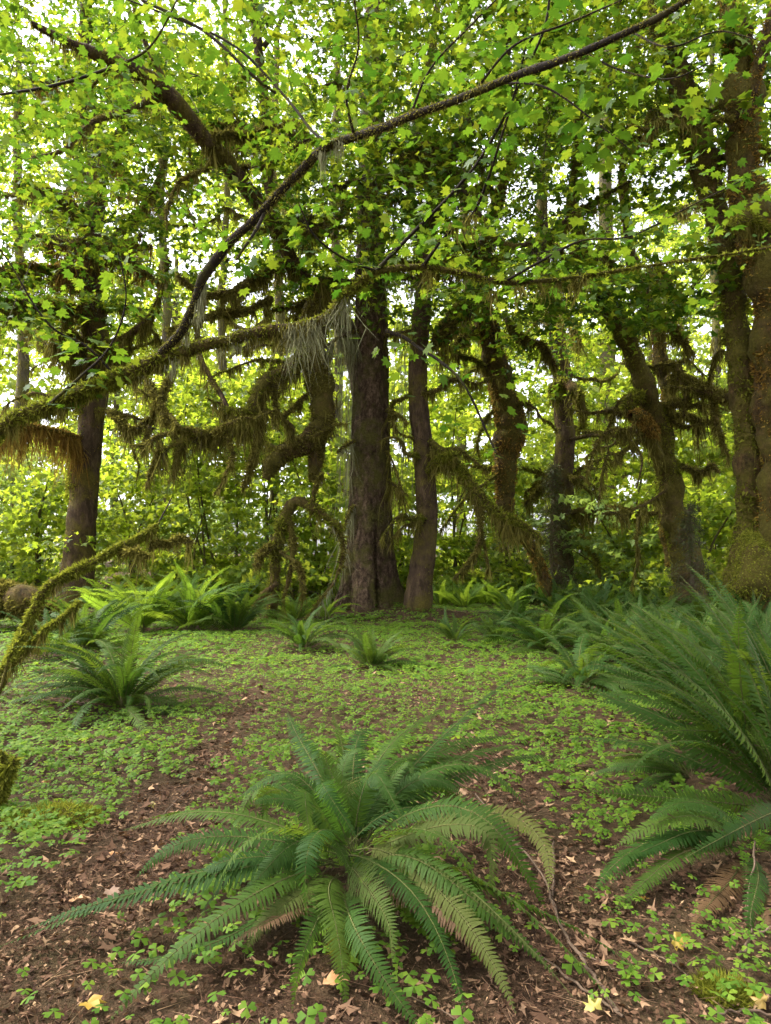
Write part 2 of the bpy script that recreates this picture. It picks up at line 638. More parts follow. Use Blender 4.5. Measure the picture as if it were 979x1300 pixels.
def limb(parent, name, pts, mat='mossy_bark', n=None, seg=10, lump=.25, ls=3., fine=0., moss=None, moss_n=0,
         moss_len=.06, beard=None, per_m=0, beard_len=.4, n_each=50, bw=.011, wig=.11, twigs=7, core=.74):
    """one limb or trunk along a photo path, with its cushion of moss and its hanging beards as sub-parts"""
    n = n or max(12, len(pts) * 7)
    C, R = px_path(pts, n)
    if wig:
        a = np.r_[0, np.cumsum(np.linalg.norm(np.diff(C, axis=0), axis=1))] / (R.mean() * 5 + .12)
        k = np.minimum(np.arange(n), n - 1 - np.arange(n)).clip(0, 5) / 5.
        ph = rng.random(3) * 9
        C = C + (R * wig * 9 * k)[:, None] * np.stack([fbm(np.stack([a, a * 0 + ph[i], a * 0], 1), 2) - .5 for i in range(3)], 1)
    arcl = np.r_[0, np.cumsum(np.linalg.norm(np.diff(C, axis=0), axis=1))]
    if mat == 'mossy_bark':
        if name not in ('trunk', 'log_body'):
            R = R * core
            moss_len *= 1.25
        sc = 1.6 / (R.mean() * 2 + .08)
        R = R * (1 + .85 * (fbm(np.stack([arcl * sc, arcl * 0 + rng.random() * 50, arcl * 0], 1), 2) - .5))
    b = Bag()
    V, Q = tube(C, R, seg, lump, ls, fine)
    b.add(V, Q)
    o = b.build(name, M[mat], parent, True)
    if moss and moss_n:
        fb = Bag()
        fuzz(fb, C, R, int(moss_n * .74), moss_len, moss_len * .16)
        fb.build('moss', M[moss], o, kind='stuff')
    if beard and per_m:
        db = Bag()
        drape(db, C, R, per_m * 1.9, beard_len * 1.12, bw * .95, n_each=n_each * .5)
        db.build('hanging_moss', M[beard], o, kind='stuff')
    if mat == 'mossy_bark' and twigs:
        tb = Bag()
        k = max(2, int(arcl[-1] * twigs))
        for q in rng.integers(2, len(C), k):
            p = C[q]
            d = unit(rng.normal(size=3) * np.array([1, .8, .6]))
            ln = (.2 + .8 * rng.random()) * min(1.5, pts[0][2] / 12)
            w = .0045 * pts[0][2] / 9
            for m_ in range(5):
                e = p + d * ln / 4
                twig_ribbon(tb, p[None], (e + (e - p) * .15)[None], w * (1 - m_ / 6))
                p = e
                d = unit(d + rng.normal(size=3) * .35 + np.array([0, 0, .10]))
        tb.build('dead_twigs', M['twig'], o, kind='stuff')
    return o, C, R


GAPS = [(300, 325, 75, 60), (240, 410, 60, 35), (390, 430, 35, 30), (480, 395, 22, 40), (185, 260, 40, 35), (640, 235, 45, 70), (800, 270, 55, 60),
        (745, 200, 60, 40), (560, 60, 35, 30), (330, 120, 40, 60), (600, 300, 25, 35), (770, 60, 22, 30), (905, 75, 18, 25), (275, 200, 40, 40), (60, 420, 40, 30)]


def canopy(tree, x0, x1, y0, y1, d0, d1, n, size, lod, mat, L=(.5, 1.1), nl=16, gap=.85, origin=None, tilt=.5, name='crown', tw=.006, droop=.3):
    """the tree's leafy crown: layered sprays grouped into clumps, thin where the sky shows"""
    lb, tb = Bag(), Bag()
    ncl = max(6, n // 22)
    cl = []
    while len(cl) < ncl:
        px, py, d = x0 + (x1 - x0) * rng.random(), y0 + (y1 - y0) * rng.random(), d0 + (d1 - d0) * rng.random()
        if any(((px - a) / c) ** 2 + ((py - b) / e) ** 2 < 1 for a, b, c, e in GAPS) and rng.random() < gap:
            continue
        cl.append(at(px, py, d))
    cl = np.array(cl)
    i = rng.integers(0, ncl, n)
    rad = (d0 + d1) / 2 * .055
    C = cl[i] + rng.normal(size=(n, 3)) * np.array([rad, rad, rad * .45])
    C[:, 2] = np.maximum(C[:, 2], .5)
    a = rng.random(n) * 2 * np.pi
    out = np.stack([np.cos(a), np.sin(a), rng.normal(size=n) * .15], 1)
    LL = L[0] + (L[1] - L[0]) * rng.random(n)
    sprays(lb, tb, C, out, LL, nl, size, lod, tilt, droop, tw=tw)
    # twigs that carry each clump
    k = 3
    A = np.repeat(cl, k, 0)
    j = rng.integers(0, n, len(A))
    twig_ribbon(tb, A, C[j] * .4 + A * .6 + rng.normal(size=A.shape) * .25, tw * 2)
    lb.build(name, M[mat], tree, kind='stuff')
    tb.build('twigs', M['twig'], tree, kind='stuff')


def overhead(tree, x0, x1, y0, y1, z0, z1, n, size=.34):
    """the part of a crown that reaches out above the clearing's near end"""
    lb, tb = Bag(), Bag()
    k = n // 14
    cl = np.stack([x0 + (x1 - x0) * rng.random(k), y0 + (y1 - y0) * rng.random(k), z0 + (z1 - z0) * rng.random(k)], 1)
    cl[:, 2] = np.maximum(cl[:, 2], 4.2 + 1.0 * np.maximum(cl[:, 1], 0))
    C = cl[rng.integers(0, k, n)] + rng.normal(size=(n, 3)) * np.array([.9, .9, .35])
    a = rng.random(n) * 6.28
    sprays(lb, tb, C, np.stack([np.cos(a), np.sin(a), rng.normal(size=n) * .12], 1), .7 + .7 * rng.random(n), 16, size, 3, .4, .3, tw=.008)
    lb.build('crown', M['maple'], tree, kind='stuff')  # leaves out of view, added to block sky light from the near ground
    tb.build('twigs', M['twig'], tree, kind='stuff')


def extra_limbs(t, rows, n, reach, w=9, beard='moss', blen=.7):
    """bearded side limbs leaving the trunk between the listed photo points"""
    for k in range(n):
        a = rows[rng.integers(0, len(rows))]
        sx = rng.choice([-1, 1]) * reach * (.5 + .8 * rng.random())
        dy = -25 + 70 * rng.random()
        dz = rng.normal() * .8
        ww = w * (.6 + .6 * rng.random())
        limb(t, 'limb', [(a[0], a[1], a[2], ww), (a[0] + sx * .3, a[1] - 18 * rng.random(), a[2] + dz * .4, ww), (a[0] + sx * .65, a[1] + dy * .4, a[2] + dz * .8, ww * .8), (a[0] + sx, a[1] + dy, a[2] + dz, ww * .3)],
             'mossy_bark', 26, 8, .35, 3, .01, 'moss', 1500, .11, beard, 7, blen, 30, .012)


def twisty(t, rows, n, reach=60, w=6):
    """thin crooked limbs that droop between the trunks"""
    for k in range(n):
        a = rows[rng.integers(0, len(rows))]
        sx = rng.choice([-1, 1])
        x, y, d = a
        pts = [(x, y, d, w)]
        ang = (-.5 + .9 * rng.random())
        st = reach / 4 * (.6 + .8 * rng.random())
        for i in range(6):
            x += sx * math.cos(ang) * st
            y += math.sin(ang) * st
            d += rng.normal() * .22
            ang += .22 + rng.normal() * .45
            pts.append((x, y, d, w * (.95 - .14 * i) * (.7 + .6 * rng.random())))
        limb(t, 'limb', pts, 'mossy_bark', 40, 7, .35, 4, .01, 'moss_green' if rng.random() < .4 else 'moss', 1100, .07, 'moss', 5, .32, 30, .009, wig=.35, twigs=6, core=.8)


def stem_ground(px, Y):
    x = at(px, 700, Y)[0]
    return np.array([x, Y, H(x, Y)])


def gy_of(px, Y):
    """photo row of the ground at depth Y"""
    g = stem_ground(px, Y)
    v = (g[2] - CAMH) / Y
    a = math.atan(v) - TILT
    return CY - F * math.tan(a)


# ------------------------------------------------------------------ the big spruce in the middle
def big_spruce():
    b = stem_ground(471, 17.4)
    t = thing('spruce_tree', 'thick straight spruce with flared cleft base and scaly brown bark in the middle', 'tree', b)
    C, R = px_path([(471, 800, 17.4, 62), (471, 780, 17.4, 62), (471, 720, 17.4, 57), (471, 640, 17.4, 53), (470, 540, 17.4, 47), (470, 440, 17.4, 42),
                    (471, 330, 17.4, 36), (472, 180, 17.5, 30), (476, 0, 17.6, 24), (478, -160, 17.8, 16)], 240)
    C[:, 0] += (fbm(np.stack([C[:, 2] * .5, C[:, 2] * 0, C[:, 2] * 0], 1), 2) - .5) * .12

    def mod(C, th):
        z = np.maximum(C[:, 2] - b[2], 0)[:, None]
        fl = np.exp(-z / .55)
        a = th[None]
        m = 1 + fl * (.42 + .30 * np.cos(4 * a + .6) + .16 * np.cos(7 * a + 2)) + .10 * np.exp(-z / 2.2) * np.cos(5 * a + 1)
        # the cleft that faces the camera, and a shallower fold beside it
        d = np.angle(np.exp(1j * (a - .25 - .05 * np.sin(z * 3))))
        m = m - (.75 * np.exp(-(z / 1.5) ** 2)) * np.exp(-(d / .085) ** 2)
        d2 = np.angle(np.exp(1j * (a + .42)))
        m = m - (.22 * np.exp(-z / 1.6)) * np.exp(-(d2 / .09) ** 2)
        d3 = np.angle(np.exp(1j * (a - .75)))
        m = m - (.20 * np.exp(-z / 1.3)) * np.exp(-(d3 / .09) ** 2)
        return m
    bag = Bag()
    V, Q = tube(C, R, 110, .06, 2.2, .035, 15., mod)
    bag.add(V, Q)
    trunk = bag.build('trunk', M['spruce_bark'], t, False)
    # loose bark scales that catch the light
    sb = Bag()
    m = 9000
    i = (rng.random(m) ** 1.2 * 160).astype(int)
    ring = (np.pi + (rng.random(m) - .5) * 3.6)
    j = ((ring + np.pi) / (2 * np.pi) * 110).astype(int) % 110
    P = V.reshape(len(C), 110, 3)[i, j]
    N = unit(P - C[i])
    S = unit(np.cross(N, [0, 0, 1.0]))
    w = (.018 + .028 * rng.random(m))[:, None]
    h = (.03 + .05 * rng.random(m))[:, None]
    U = np.array([0, 0, 1.0])
    o = N * (.006 + .016 * rng.random(m)[:, None])
    W = np.stack([P - S * w + U * h * .5, P + S * w * .9 + U * h * .6, P + S * w - U * h * .5 + o, P - S * w * .8 - U * h * .6 + o], 1).reshape(-1, 3)
    sb.add(W, np.arange(4 * m).reshape(-1, 4))
    sb.build('bark_flakes', M['spruce_bark'], trunk, kind='stuff')
    fb = Bag()
    fuzz(fb, C, R * 1.03, 6000, .05, .008)
    fb.build('moss', M['moss'], trunk, kind='stuff')
    # dead stubs and the short whiskery branches that carry lichen
    for k, (px, py, dx, dy, w) in enumerate([(455, 420, -45, 22, 7), (486, 425, 38, -6, 7), (490, 520, 28, 18, 5), (450, 560, -22, 14, 5), (488, 610, 30, 20, 4),
                                            (455, 360, -55, -10, 8), (487, 350, 50, 5, 8), (484, 250, 60, 10, 8), (460, 230, -60, 12, 8), (482, 120, 55, 20, 7), (466, 100, -60, 10, 7), (490, 570, 22, 60, 3), (450, 640, -16, 40, 3)]):
        limb(t, 'branch', [(px, py, 17.2, w), (px + dx * .5, py + dy * .35, 16.6, w * .8), (px + dx, py + dy, 16.1, w * .35)], 'maple_bark', 12, 6, .2,
             moss='moss', moss_n=500, moss_len=.07, beard='lichen' if k % 3 == 0 else 'moss', per_m=5, beard_len=.9, n_each=26, bw=.009)
    # long thin lichen strings hanging down the flanks
    hb = Bag()
    n = 420
    k = rng.integers(0, 2, n)
    px = np.where(k == 0, 500 + rng.random(n) * 26, 428 + rng.random(n) * 20)
    py = 380 + rng.random(n) ** 1.3 * 230
    P = np.array([at(a, c, 16.9 + .5 * rng.random()) for a, c in zip(px, py)])
    strands(hb, P, .5 + 1.3 * rng.random(n), .006, .05)
    hb.build('hanging_lichen', M['lichen'], t, kind='stuff')
    canopy(t, 400, 560, -60, 330, 16, 19, 420, .05, 3, 'needle', (.4, .9), 26, .6, name='crown')
    return t


big_spruce()


# ------------------------------------------------------------------ the dark maple next to it
def dark_maple():
    b = stem_ground(528, 16.7)
    t = thing('maple_tree', 'slender dark curving trunk standing close beside the thick cleft spruce', 'tree', b)
    limb(t, 'trunk', [(528, 800, 16.7, 46), (529, 780, 16.7, 36), (537, 720, 16.7, 30), (541, 660, 16.7, 27), (537, 580, 16.7, 25), (531, 500, 16.7, 23), (533, 430, 16.6, 22),
                      (540, 340, 16.4, 20), (547, 270, 16.2, 20), (572, 200, 15.8, 18), (600, 150, 15.4, 15), (640, 70, 14.8, 12), (662, -40, 14, 8)],
         'maple_bark', 150, 26, .12, 2.5, .03, 'moss', 5200, .06, wig=.03)
    limb(t, 'limb', [(541, 330, 16.4, 12), (520, 250, 16.8, 10), (530, 150, 17, 9), (548, 60, 17, 7), (560, -40, 17, 4)], 'maple_bark', moss='moss', moss_n=1600, beard='moss', per_m=5, beard_len=.6)
    limb(t, 'limb', [(545, 560, 16.6, 14), (565, 578, 16.2, 13), (590, 600, 15.9, 12), (612, 632, 15.7, 12), (640, 655, 15.5, 11), (668, 668, 15.4, 9), (690, 688, 15.3, 5)],
         'mossy_bark', moss='moss_green', moss_n=5000, moss_len=.08, beard='moss', per_m=9, beard_len=.55)
    limb(t, 'limb', [(540, 600, 16.6, 8), (560, 585, 16.2, 16), (578, 580, 15.9, 9)], 'mossy_bark', moss='moss_green', moss_n=1600, moss_len=.08, beard='moss', per_m=8, beard_len=.35)
    limb(t, 'limb', [(612, 640, 15.7, 7), (607, 690, 15.6, 7), (590, 720, 15.6, 6), (575, 735, 15.5, 3)], 'mossy_bark', moss='moss', moss_n=1100, beard='moss', per_m=7, beard_len=.3)
    limb(t, 'limb', [(602, 618, 15.7, 6), (610, 670, 15.7, 6), (618, 705, 15.7, 4), (622, 725, 15.7, 2)], 'mossy_bark', moss='moss', moss_n=900, beard='moss', per_m=6, beard_len=.25)
    limb(t, 'limb', [(572, 205, 15.8, 9), (600, 260, 15.2, 8), (640, 310, 14.6, 7), (690, 300, 14.2, 5), (740, 260, 14, 3)], 'maple_bark', moss='moss', moss_n=1400, beard='moss', per_m=4, beard_len=.4)
    twisty(t, [(547, 270, 16.2), (600, 150, 15.4), (572, 200, 15.8), (540, 340, 16.4)], 6, 75, 7)
    twisty(t, [(531, 500, 16.6), (537, 580, 16.6), (541, 660, 16.6), (533, 430, 16.5)], 6, 60)
    extra_limbs(t, [(533, 430, 16.6), (540, 340, 16.4), (547, 270, 16.2), (572, 200, 15.8)], 6, 70)
    canopy(t, 470, 740, -120, 330, 12.5, 18, 594, .22, 3, 'maple', (.5, 1.1), 15, .85)
    return t


dark_maple()


# ------------------------------------------------------------------ the maple hidden behind the spruce, whose limbs hang to the left
def hidden_maple():
    b = stem_ground(455, 18.7)
    t = thing('maple_tree', 'maple mostly hidden behind the spruce, its shaggy limbs hanging out to the left of it', 'tree', b)
    limb(t, 'trunk', [(458, 800, 18.7, 30), (458, 700, 18.7, 28), (462, 560, 18.6, 26), (455, 470, 18.4, 26), (438, 415, 18, 26), (420, 385, 17.6, 24)], 'maple_bark', 60, 14)
    # the fat limb that hangs straight down and splits
    limb(t, 'limb', [(420, 388, 17.6, 24), (402, 400, 17, 30), (396, 440, 16.6, 38), (405, 490, 16.4, 40), (408, 530, 16.3, 36), (404, 555, 16.2, 26)],
         'mossy_bark', 60, 18, .35, 3.2, .02, 'moss', 9000, .08, 'moss', 4, .35, 50, core=.9)
    limb(t, 'limb', [(410, 545, 16.25, 26), (388, 563, 16, 26), (364, 574, 15.8, 24), (346, 590, 15.7, 22), (338, 608, 15.7, 10)],
         'mossy_bark', 40, 14, .3, 3.5, .02, 'moss', 5000, .08, 'moss', 3, .15, 40, core=.95)
    limb(t, 'limb', [(405, 548, 16.25, 18), (402, 575, 16.2, 18), (398, 600, 16.1, 16), (396, 612, 16.1, 8)], 'mossy_bark', 30, 12, .3, 3.5, .02, 'moss', 2600, .08, core=.95)
    # the arching limb to the left with icicle beards
    limb(t, 'limb', [(420, 400, 17.5, 18), (395, 430, 16.6, 16), (370, 462, 15.8, 16), (345, 480, 15.2, 18), (328, 496, 14.8, 19), (316, 522, 14.6, 17), (295, 542, 14.4, 15), (265, 552, 14.2, 11), (235, 560, 14, 7), (205, 572, 13.9, 4)],
         'mossy_bark', 90, 12, .3, 3.4, .02, 'moss_green', 7500, .09, 'moss', 8, .62, 55)
    limb(t, 'limb', [(335, 490, 15, 12), (330, 530, 14.9, 13), (326, 565, 14.9, 12), (318, 592, 14.9, 9), (308, 618, 14.9, 4)], 'mossy_bark', 36, 10, .35, 4, .02, 'moss', 3200, .09, 'moss', 8, .3, 40)
    limb(t, 'limb', [(300, 540, 14.4, 6), (280, 500, 14.6, 6), (262, 470, 14.8, 6), (250, 430, 15, 5), (262, 380, 15.2, 4)], 'maple_bark', 30, 8, .25, 4, .0, 'moss', 1300, .08, 'moss', 6, .4, 30)
    # limbs that fill the left middle with tangled, bearded twigs
    for pts in ([(250, 556, 14.1, 6), (215, 540, 14, 8), (205, 515, 14, 9), (190, 490, 14.2, 9), (180, 470, 14.4, 6)],
                [(222, 470, 14.6, 8), (205, 500, 14.4, 9), (190, 540, 14.3, 8), (180, 570, 14.2, 4)],
                [(210, 520, 14.1, 7), (225, 560, 14, 5), (220, 600, 14, 2)], [(190, 530, 14.3, 6), (170, 545, 14.2, 7), (150, 535, 14.2, 7), (138, 520, 14.3, 4)],
                [(205, 560, 14, 6), (195, 590, 13.9, 5), (185, 620, 13.9, 3)], [(350, 478, 15.2, 7), (352, 520, 15.3, 6), (372, 545, 15.4, 6), (365, 560, 15.4, 3)],
                [(390, 500, 16.2, 5), (370, 520, 16, 7), (352, 530, 15.9, 6), (340, 520, 15.8, 3)]):
        limb(t, 'limb', pts, 'mossy_bark', None, 8, .3, 4, .01, 'moss', 1200, .08, 'moss', 9, .38, 36)
    # rising limbs to the upper left
    limb(t, 'limb', [(425, 390, 17.6, 20), (395, 360, 17, 17), (368, 330, 16.4, 17), (348, 292, 15.8, 19), (326, 256, 15.2, 20), (296, 215, 14.6, 20), (262, 178, 14, 20), (228, 138, 13.4, 22), (190, 100, 12.8, 20), (140, 76, 12.2, 16), (95, 58, 11.8, 12), (40, 30, 11.2, 7)],
         'maple_bark', 110, 14, .22, 3, .02, 'moss', 6500, .08, 'moss', 3, .3, 34)
    limb(t, 'limb', [(330, 250, 15.3, 9), (300, 232, 14.7, 10), (268, 190, 14.2, 9), (240, 150, 13.8, 8), (205, 95, 13.4, 7), (180, 40, 13.2, 6), (160, -30, 13, 4)], 'maple_bark', 60, 9, .25, 3, .01, 'moss', 2400, .07)
    limb(t, 'limb', [(210, 118, 13.1, 9), (175, 135, 12.8, 8), (120, 155, 12.4, 7), (80, 190, 12.2, 5), (40, 200, 12, 3)], 'maple_bark', 50, 8, .25, 3, .01, 'moss', 1900, .07, 'moss', 5, .3, 30)
    limb(t, 'limb', [(348, 300, 15.9, 11), (342, 240, 16, 11), (340, 170, 16, 12), (332, 90, 16, 12), (322, 20, 16, 11), (318, -60, 16, 8)], 'maple_bark', 60, 10, .22, 3, .01, 'moss', 3000, .07, 'moss', 3, .4, 30)
    limb(t, 'limb', [(335, 60, 16, 7), (355, 30, 15.8, 6), (372, -20, 15.6, 4)], 'maple_bark', 24, 8)
    limb(t, 'limb', [(368, 330, 16.4, 8), (330, 350, 15.8, 9), (290, 372, 15.2, 9), (255, 372, 14.8, 8), (225, 350, 14.4, 5)], 'mossy_bark', 50, 9, .3, 3, .01, 'moss', 2600, .09, 'moss', 7, .35, 36)
    limb(t, 'limb', [(400, 330, 17, 8), (385, 300, 16.6, 9), (420, 290, 16.6, 7), (440, 255, 16.4, 5)], 'mossy_bark', 40, 9, .35, 3, .01, 'moss', 2600, .10, 'moss', 8, .4, 36)
    limb(t, 'limb', [(345, 380, 16, 10), (310, 395, 15.6, 9), (275, 398, 15.2, 8), (215, 420, 14.6, 6)], 'mossy_bark', 40, 9, .35, 3, .01, 'moss', 2200, .10, 'moss', 6, .35, 36)
    twisty(t, [(228, 138, 13.4), (340, 170, 16), (296, 215, 14.6), (348, 292, 15.8), (190, 100, 12.8), (332, 90, 16)], 10, 75, 7)
    twisty(t, [(345, 480, 15.2), (400, 440, 16.6), (316, 522, 14.6), (265, 552, 14.2), (380, 560, 16), (370, 462, 15.8)], 11, 60)
    extra_limbs(t, [(348, 292, 15.8), (420, 385, 17.6), (340, 170, 16), (380, 345, 16.6), (262, 178, 14), (228, 138, 13.4)], 9, 70)
    canopy(t, 130, 500, -130, 360, 13.5, 18, 852, .22, 3, 'maple', (.5, 1.1), 15, .9)
    return t


hidden_maple()


# ------------------------------------------------------------------ left maple with a moss collar
def left_maple():
    b = stem_ground(92, 20)
    t = thing('maple_tree', 'maple at far left with green moss up one side and a shaggy collar of moss', 'tree', b)
    limb(t, 'trunk', [(90, gy_of(90, 20) + 12, 20, 52), (94, 745, 20, 44), (100, 700, 20, 37), (106, 640, 20, 35), (112, 580, 20, 33), (118, 520, 20, 31), (122, 450, 20, 34), (120, 400, 19.8, 32), (114, 320, 19.5, 26), (122, 220, 19.2, 22), (108, 110, 19, 18), (112, -60, 18.5, 12)],
         'maple_bark', 150, 26, .14, 2, .04, 'moss_rust', 9000, .08, wig=.03)
    fb = Bag()
    C, R = px_path([(104, 640, 20, 36), (112, 580, 20, 34), (118, 520, 20, 32), (121, 460, 20, 35)], 30)
    C[:, 0] -= .12
    fuzz(fb, C, R * .95, 9000, .10, .016)
    fb.build('moss_sleeve', M['moss_green'], t, kind='stuff')
    limb(t, 'limb', [(122, 490, 19.8, 26), (132, 460, 19.6, 40), (150, 448, 19.4, 28), (165, 440, 19.3, 12)], 'mossy_bark', 30, 14, .35, 2.5, .02, 'moss_green', 5000, .12, 'moss', 9, .8, 60, .014)
    limb(t, 'limb', [(118, 470, 19.9, 22), (95, 440, 19.6, 34), (78, 425, 19.4, 30), (70, 415, 19.3, 14)], 'mossy_bark', 30, 14, .35, 2.5, .02, 'moss', 5000, .12, 'moss', 14, 1.3, 70, .014)
    limb(t, 'limb', [(120, 410, 19.8, 18), (90, 392, 19.2, 14), (55, 386, 18.6, 13), (20, 384, 18, 10), (-30, 380, 17.5, 7)], 'mossy_bark', 50, 10, .3, 2.5, .01, 'moss_rust', 4000, .10, 'moss', 16, .75, 60, .013)
    limb(t, 'limb', [(116, 350, 19.6, 12), (80, 342, 19, 10), (40, 338, 18.2, 9), (-10, 345, 17.5, 7)], 'mossy_bark', 50, 10, .3, 2.5, .01, 'moss_rust', 3000, .10, 'moss', 16, .85, 60, .013)
    limb(t, 'limb', [(120, 290, 19.4, 12), (90, 260, 19, 10), (60, 240, 18.5, 8), (20, 230, 18, 5)], 'mossy_bark', 40, 9, .3, 2.5, .01, 'moss_rust', 2200, .10, 'moss', 12, .7, 50, .013)
    limb(t, 'limb', [(118, 230, 19.2, 12), (150, 170, 18.6, 10), (165, 120, 18, 9), (150, 40, 17.5, 6)], 'maple_bark', 40, 9, .3, 2.5, .01, 'moss', 2200, .10, 'moss', 9, .6, 44, .013)
    limb(t, 'limb', [(118, 330, 19.4, 12), (150, 300, 18.8, 9), (190, 250, 18.2, 7), (215, 190, 17.8, 4)], 'maple_bark', 40, 9, .3, 2.5, .01, 'moss', 2000, .10, 'moss', 7, .5, 44, .013)
    limb(t, 'limb', [(128, 445, 19.6, 10), (165, 425, 19, 9), (195, 395, 18.6, 7), (215, 330, 18.2, 4)], 'maple_bark', 36, 9, .3, 2.5, .01, 'moss', 2000, .10, 'moss', 7, .5, 44, .013)
    limb(t, 'limb', [(112, 560, 19.9, 8), (60, 545, 18.8, 8), (20, 540, 18.2, 7), (-20, 545, 17.6, 5)], 'mossy_bark', 40, 9, .3, 2.5, .01, 'moss_rust', 2400, .10, 'moss_rust', 18, 1.0, 60, .012)
    twisty(t, [(114, 320, 19.5), (122, 220, 19.2), (108, 110, 19), (120, 400, 19.8)], 8, 90, 8)
    twisty(t, [(118, 520, 19.8), (122, 450, 19.8), (112, 580, 19.8), (150, 448, 19.4)], 7, 70)
    extra_limbs(t, [(120, 400, 19.8), (114, 320, 19.5), (122, 220, 19.2), (108, 110, 19)], 9, 80, 11, 'moss_rust', .9)
    overhead(t, -13, 1, -9, 10, 8, 13, 500)  # unseen leaves added over the near left ground for shade
    canopy(t, -150, 300, -140, 440, 14, 21, 1151, .23, 3, 'maple', (.5, 1.2), 15, .85)
    return t


left_maple()


# ------------------------------------------------------------------ crooked stem between the dark maple and the leaning pair
def crooked_maple():
    b = stem_ground(692, 19)
    t = thing('maple_tree', 'crooked maple stem with swollen cushions of brown moss, right of the dark trunk', 'tree', b)
    limb(t, 'trunk', [(705, gy_of(705, 19) + 6, 19, 20), (690, 735, 19, 16), (672, 690, 18.9, 16), (645, 655, 18.7, 18), (642, 620, 18.6, 24), (643, 585, 18.5, 24), (650, 550, 18.4, 34), (644, 515, 18.3, 38), (632, 470, 18.2, 34),
                      (625, 430, 18, 28), (610, 380, 17.8, 20), (612, 320, 17.6, 16), (634, 250, 17.3, 14), (650, 180, 17, 12), (640, 60, 16.6, 9), (640, -50, 16.4, 6)],
         'mossy_bark', 150, 18, .3, 2.6, .03, 'moss_rust', 14000, .11, 'moss', 4, .4, 50, .013)
    limb(t, 'limb', [(614, 350, 17.7, 14), (590, 380, 17.2, 13), (575, 400, 16.9, 16), (560, 425, 16.6, 14), (548, 440, 16.5, 6)], 'mossy_bark', 40, 12, .35, 3, .02, 'moss', 3800, .11, 'moss', 10, .7, 50, .013)
    limb(t, 'limb', [(620, 330, 17.6, 9), (660, 330, 17, 10), (700, 300, 16.4, 9), (745, 262, 15.8, 6), (800, 230, 15.4, 4)], 'mossy_bark', 40, 10, .35, 3, .02, 'moss_green', 3000, .10, 'moss', 7, .4, 44, .012)
    limb(t, 'limb', [(640, 400, 18, 9), (665, 430, 17.6, 8), (690, 440, 17.2, 7), (708, 470, 17, 4)], 'mossy_bark', 34, 10, .35, 3, .02, 'moss', 2000, .10, 'moss', 8, .5, 44, .012)
    twisty(t, [(632, 470, 18.2), (644, 515, 18.2), (642, 600, 18.5), (625, 430, 18)], 6, 60)
    extra_limbs(t, [(610, 380, 17.8), (612, 320, 17.6), (634, 250, 17.3), (625, 430, 18)], 6, 65)
    canopy(t, 560, 800, -60, 420, 13, 18, 461, .21, 3, 'maple', (.5, 1.1), 15, .85)
    return t


crooked_maple()


def knobbed_maple():
    b = stem_ground(716, 22)
    t = thing('maple_tree', 'thin maple with one mossy knob arching from its trunk above the grey twiggy conifer', 'tree', b)
    limb(t, 'trunk', [(716, gy_of(716, 22) + 8, 22, 34), (714, 735, 22, 30), (712, 680, 22, 27), (714, 610, 22, 24), (716, 540, 22, 22), (712, 470, 21.8, 22), (704, 400, 21.5, 20), (690, 330, 21, 16), (688, 240, 20.5, 13), (700, 120, 20, 10), (705, -40, 20, 6)],
         'maple_bark', 120, 18, .22, 2.5, .03, 'moss_green', 7000, .10, wig=.05)
    limb(t, 'limb', [(714, 510, 21.8, 12), (704, 492, 21.2, 16), (718, 488, 20.8, 18), (732, 500, 20.6, 18), (738, 522, 20.6, 13), (740, 545, 20.6, 6)], 'mossy_bark', 40, 12, .3, 3, .02, 'moss_green', 4200, .11, 'moss', 7, .45, 44, .014)
    limb(t, 'limb', [(712, 655, 22, 9), (740, 648, 21.4, 11), (770, 646, 20.8, 14), (800, 648, 20.4, 14), (825, 640, 20.2, 9)], 'mossy_bark', 40, 10, .3, 3, .02, 'moss', 2800, .10, 'moss', 8, .5, 44, .013)
    limb(t, 'limb', [(716, 650, 21.8, 8), (735, 675, 21.2, 10), (750, 695, 20.8, 11), (758, 715, 20.6, 7), (762, 735, 20.5, 3)], 'mossy_bark', 34, 10, .3, 3, .02, 'moss_green', 2600, .10, 'moss', 6, .3, 40, .013)
    limb(t, 'limb', [(714, 560, 22, 5), (760, 552, 21, 5), (800, 560, 20.4, 4), (815, 585, 20.2, 3), (808, 620, 20.1, 2)], 'maple_bark', 40, 7, .2, 3, 0, 'moss', 700, .07)
    twisty(t, [(712, 470, 21.7), (714, 610, 21.9), (716, 540, 21.9), (704, 400, 21.4)], 7, 55)
    extra_limbs(t, [(712, 470, 21.8), (704, 400, 21.5), (714, 610, 22), (690, 330, 21)], 6, 50)
    canopy(t, 620, 820, 120, 480, 17, 22, 276, .21, 3, 'maple', (.5, 1.1), 15, .8)
    return t


knobbed_maple()


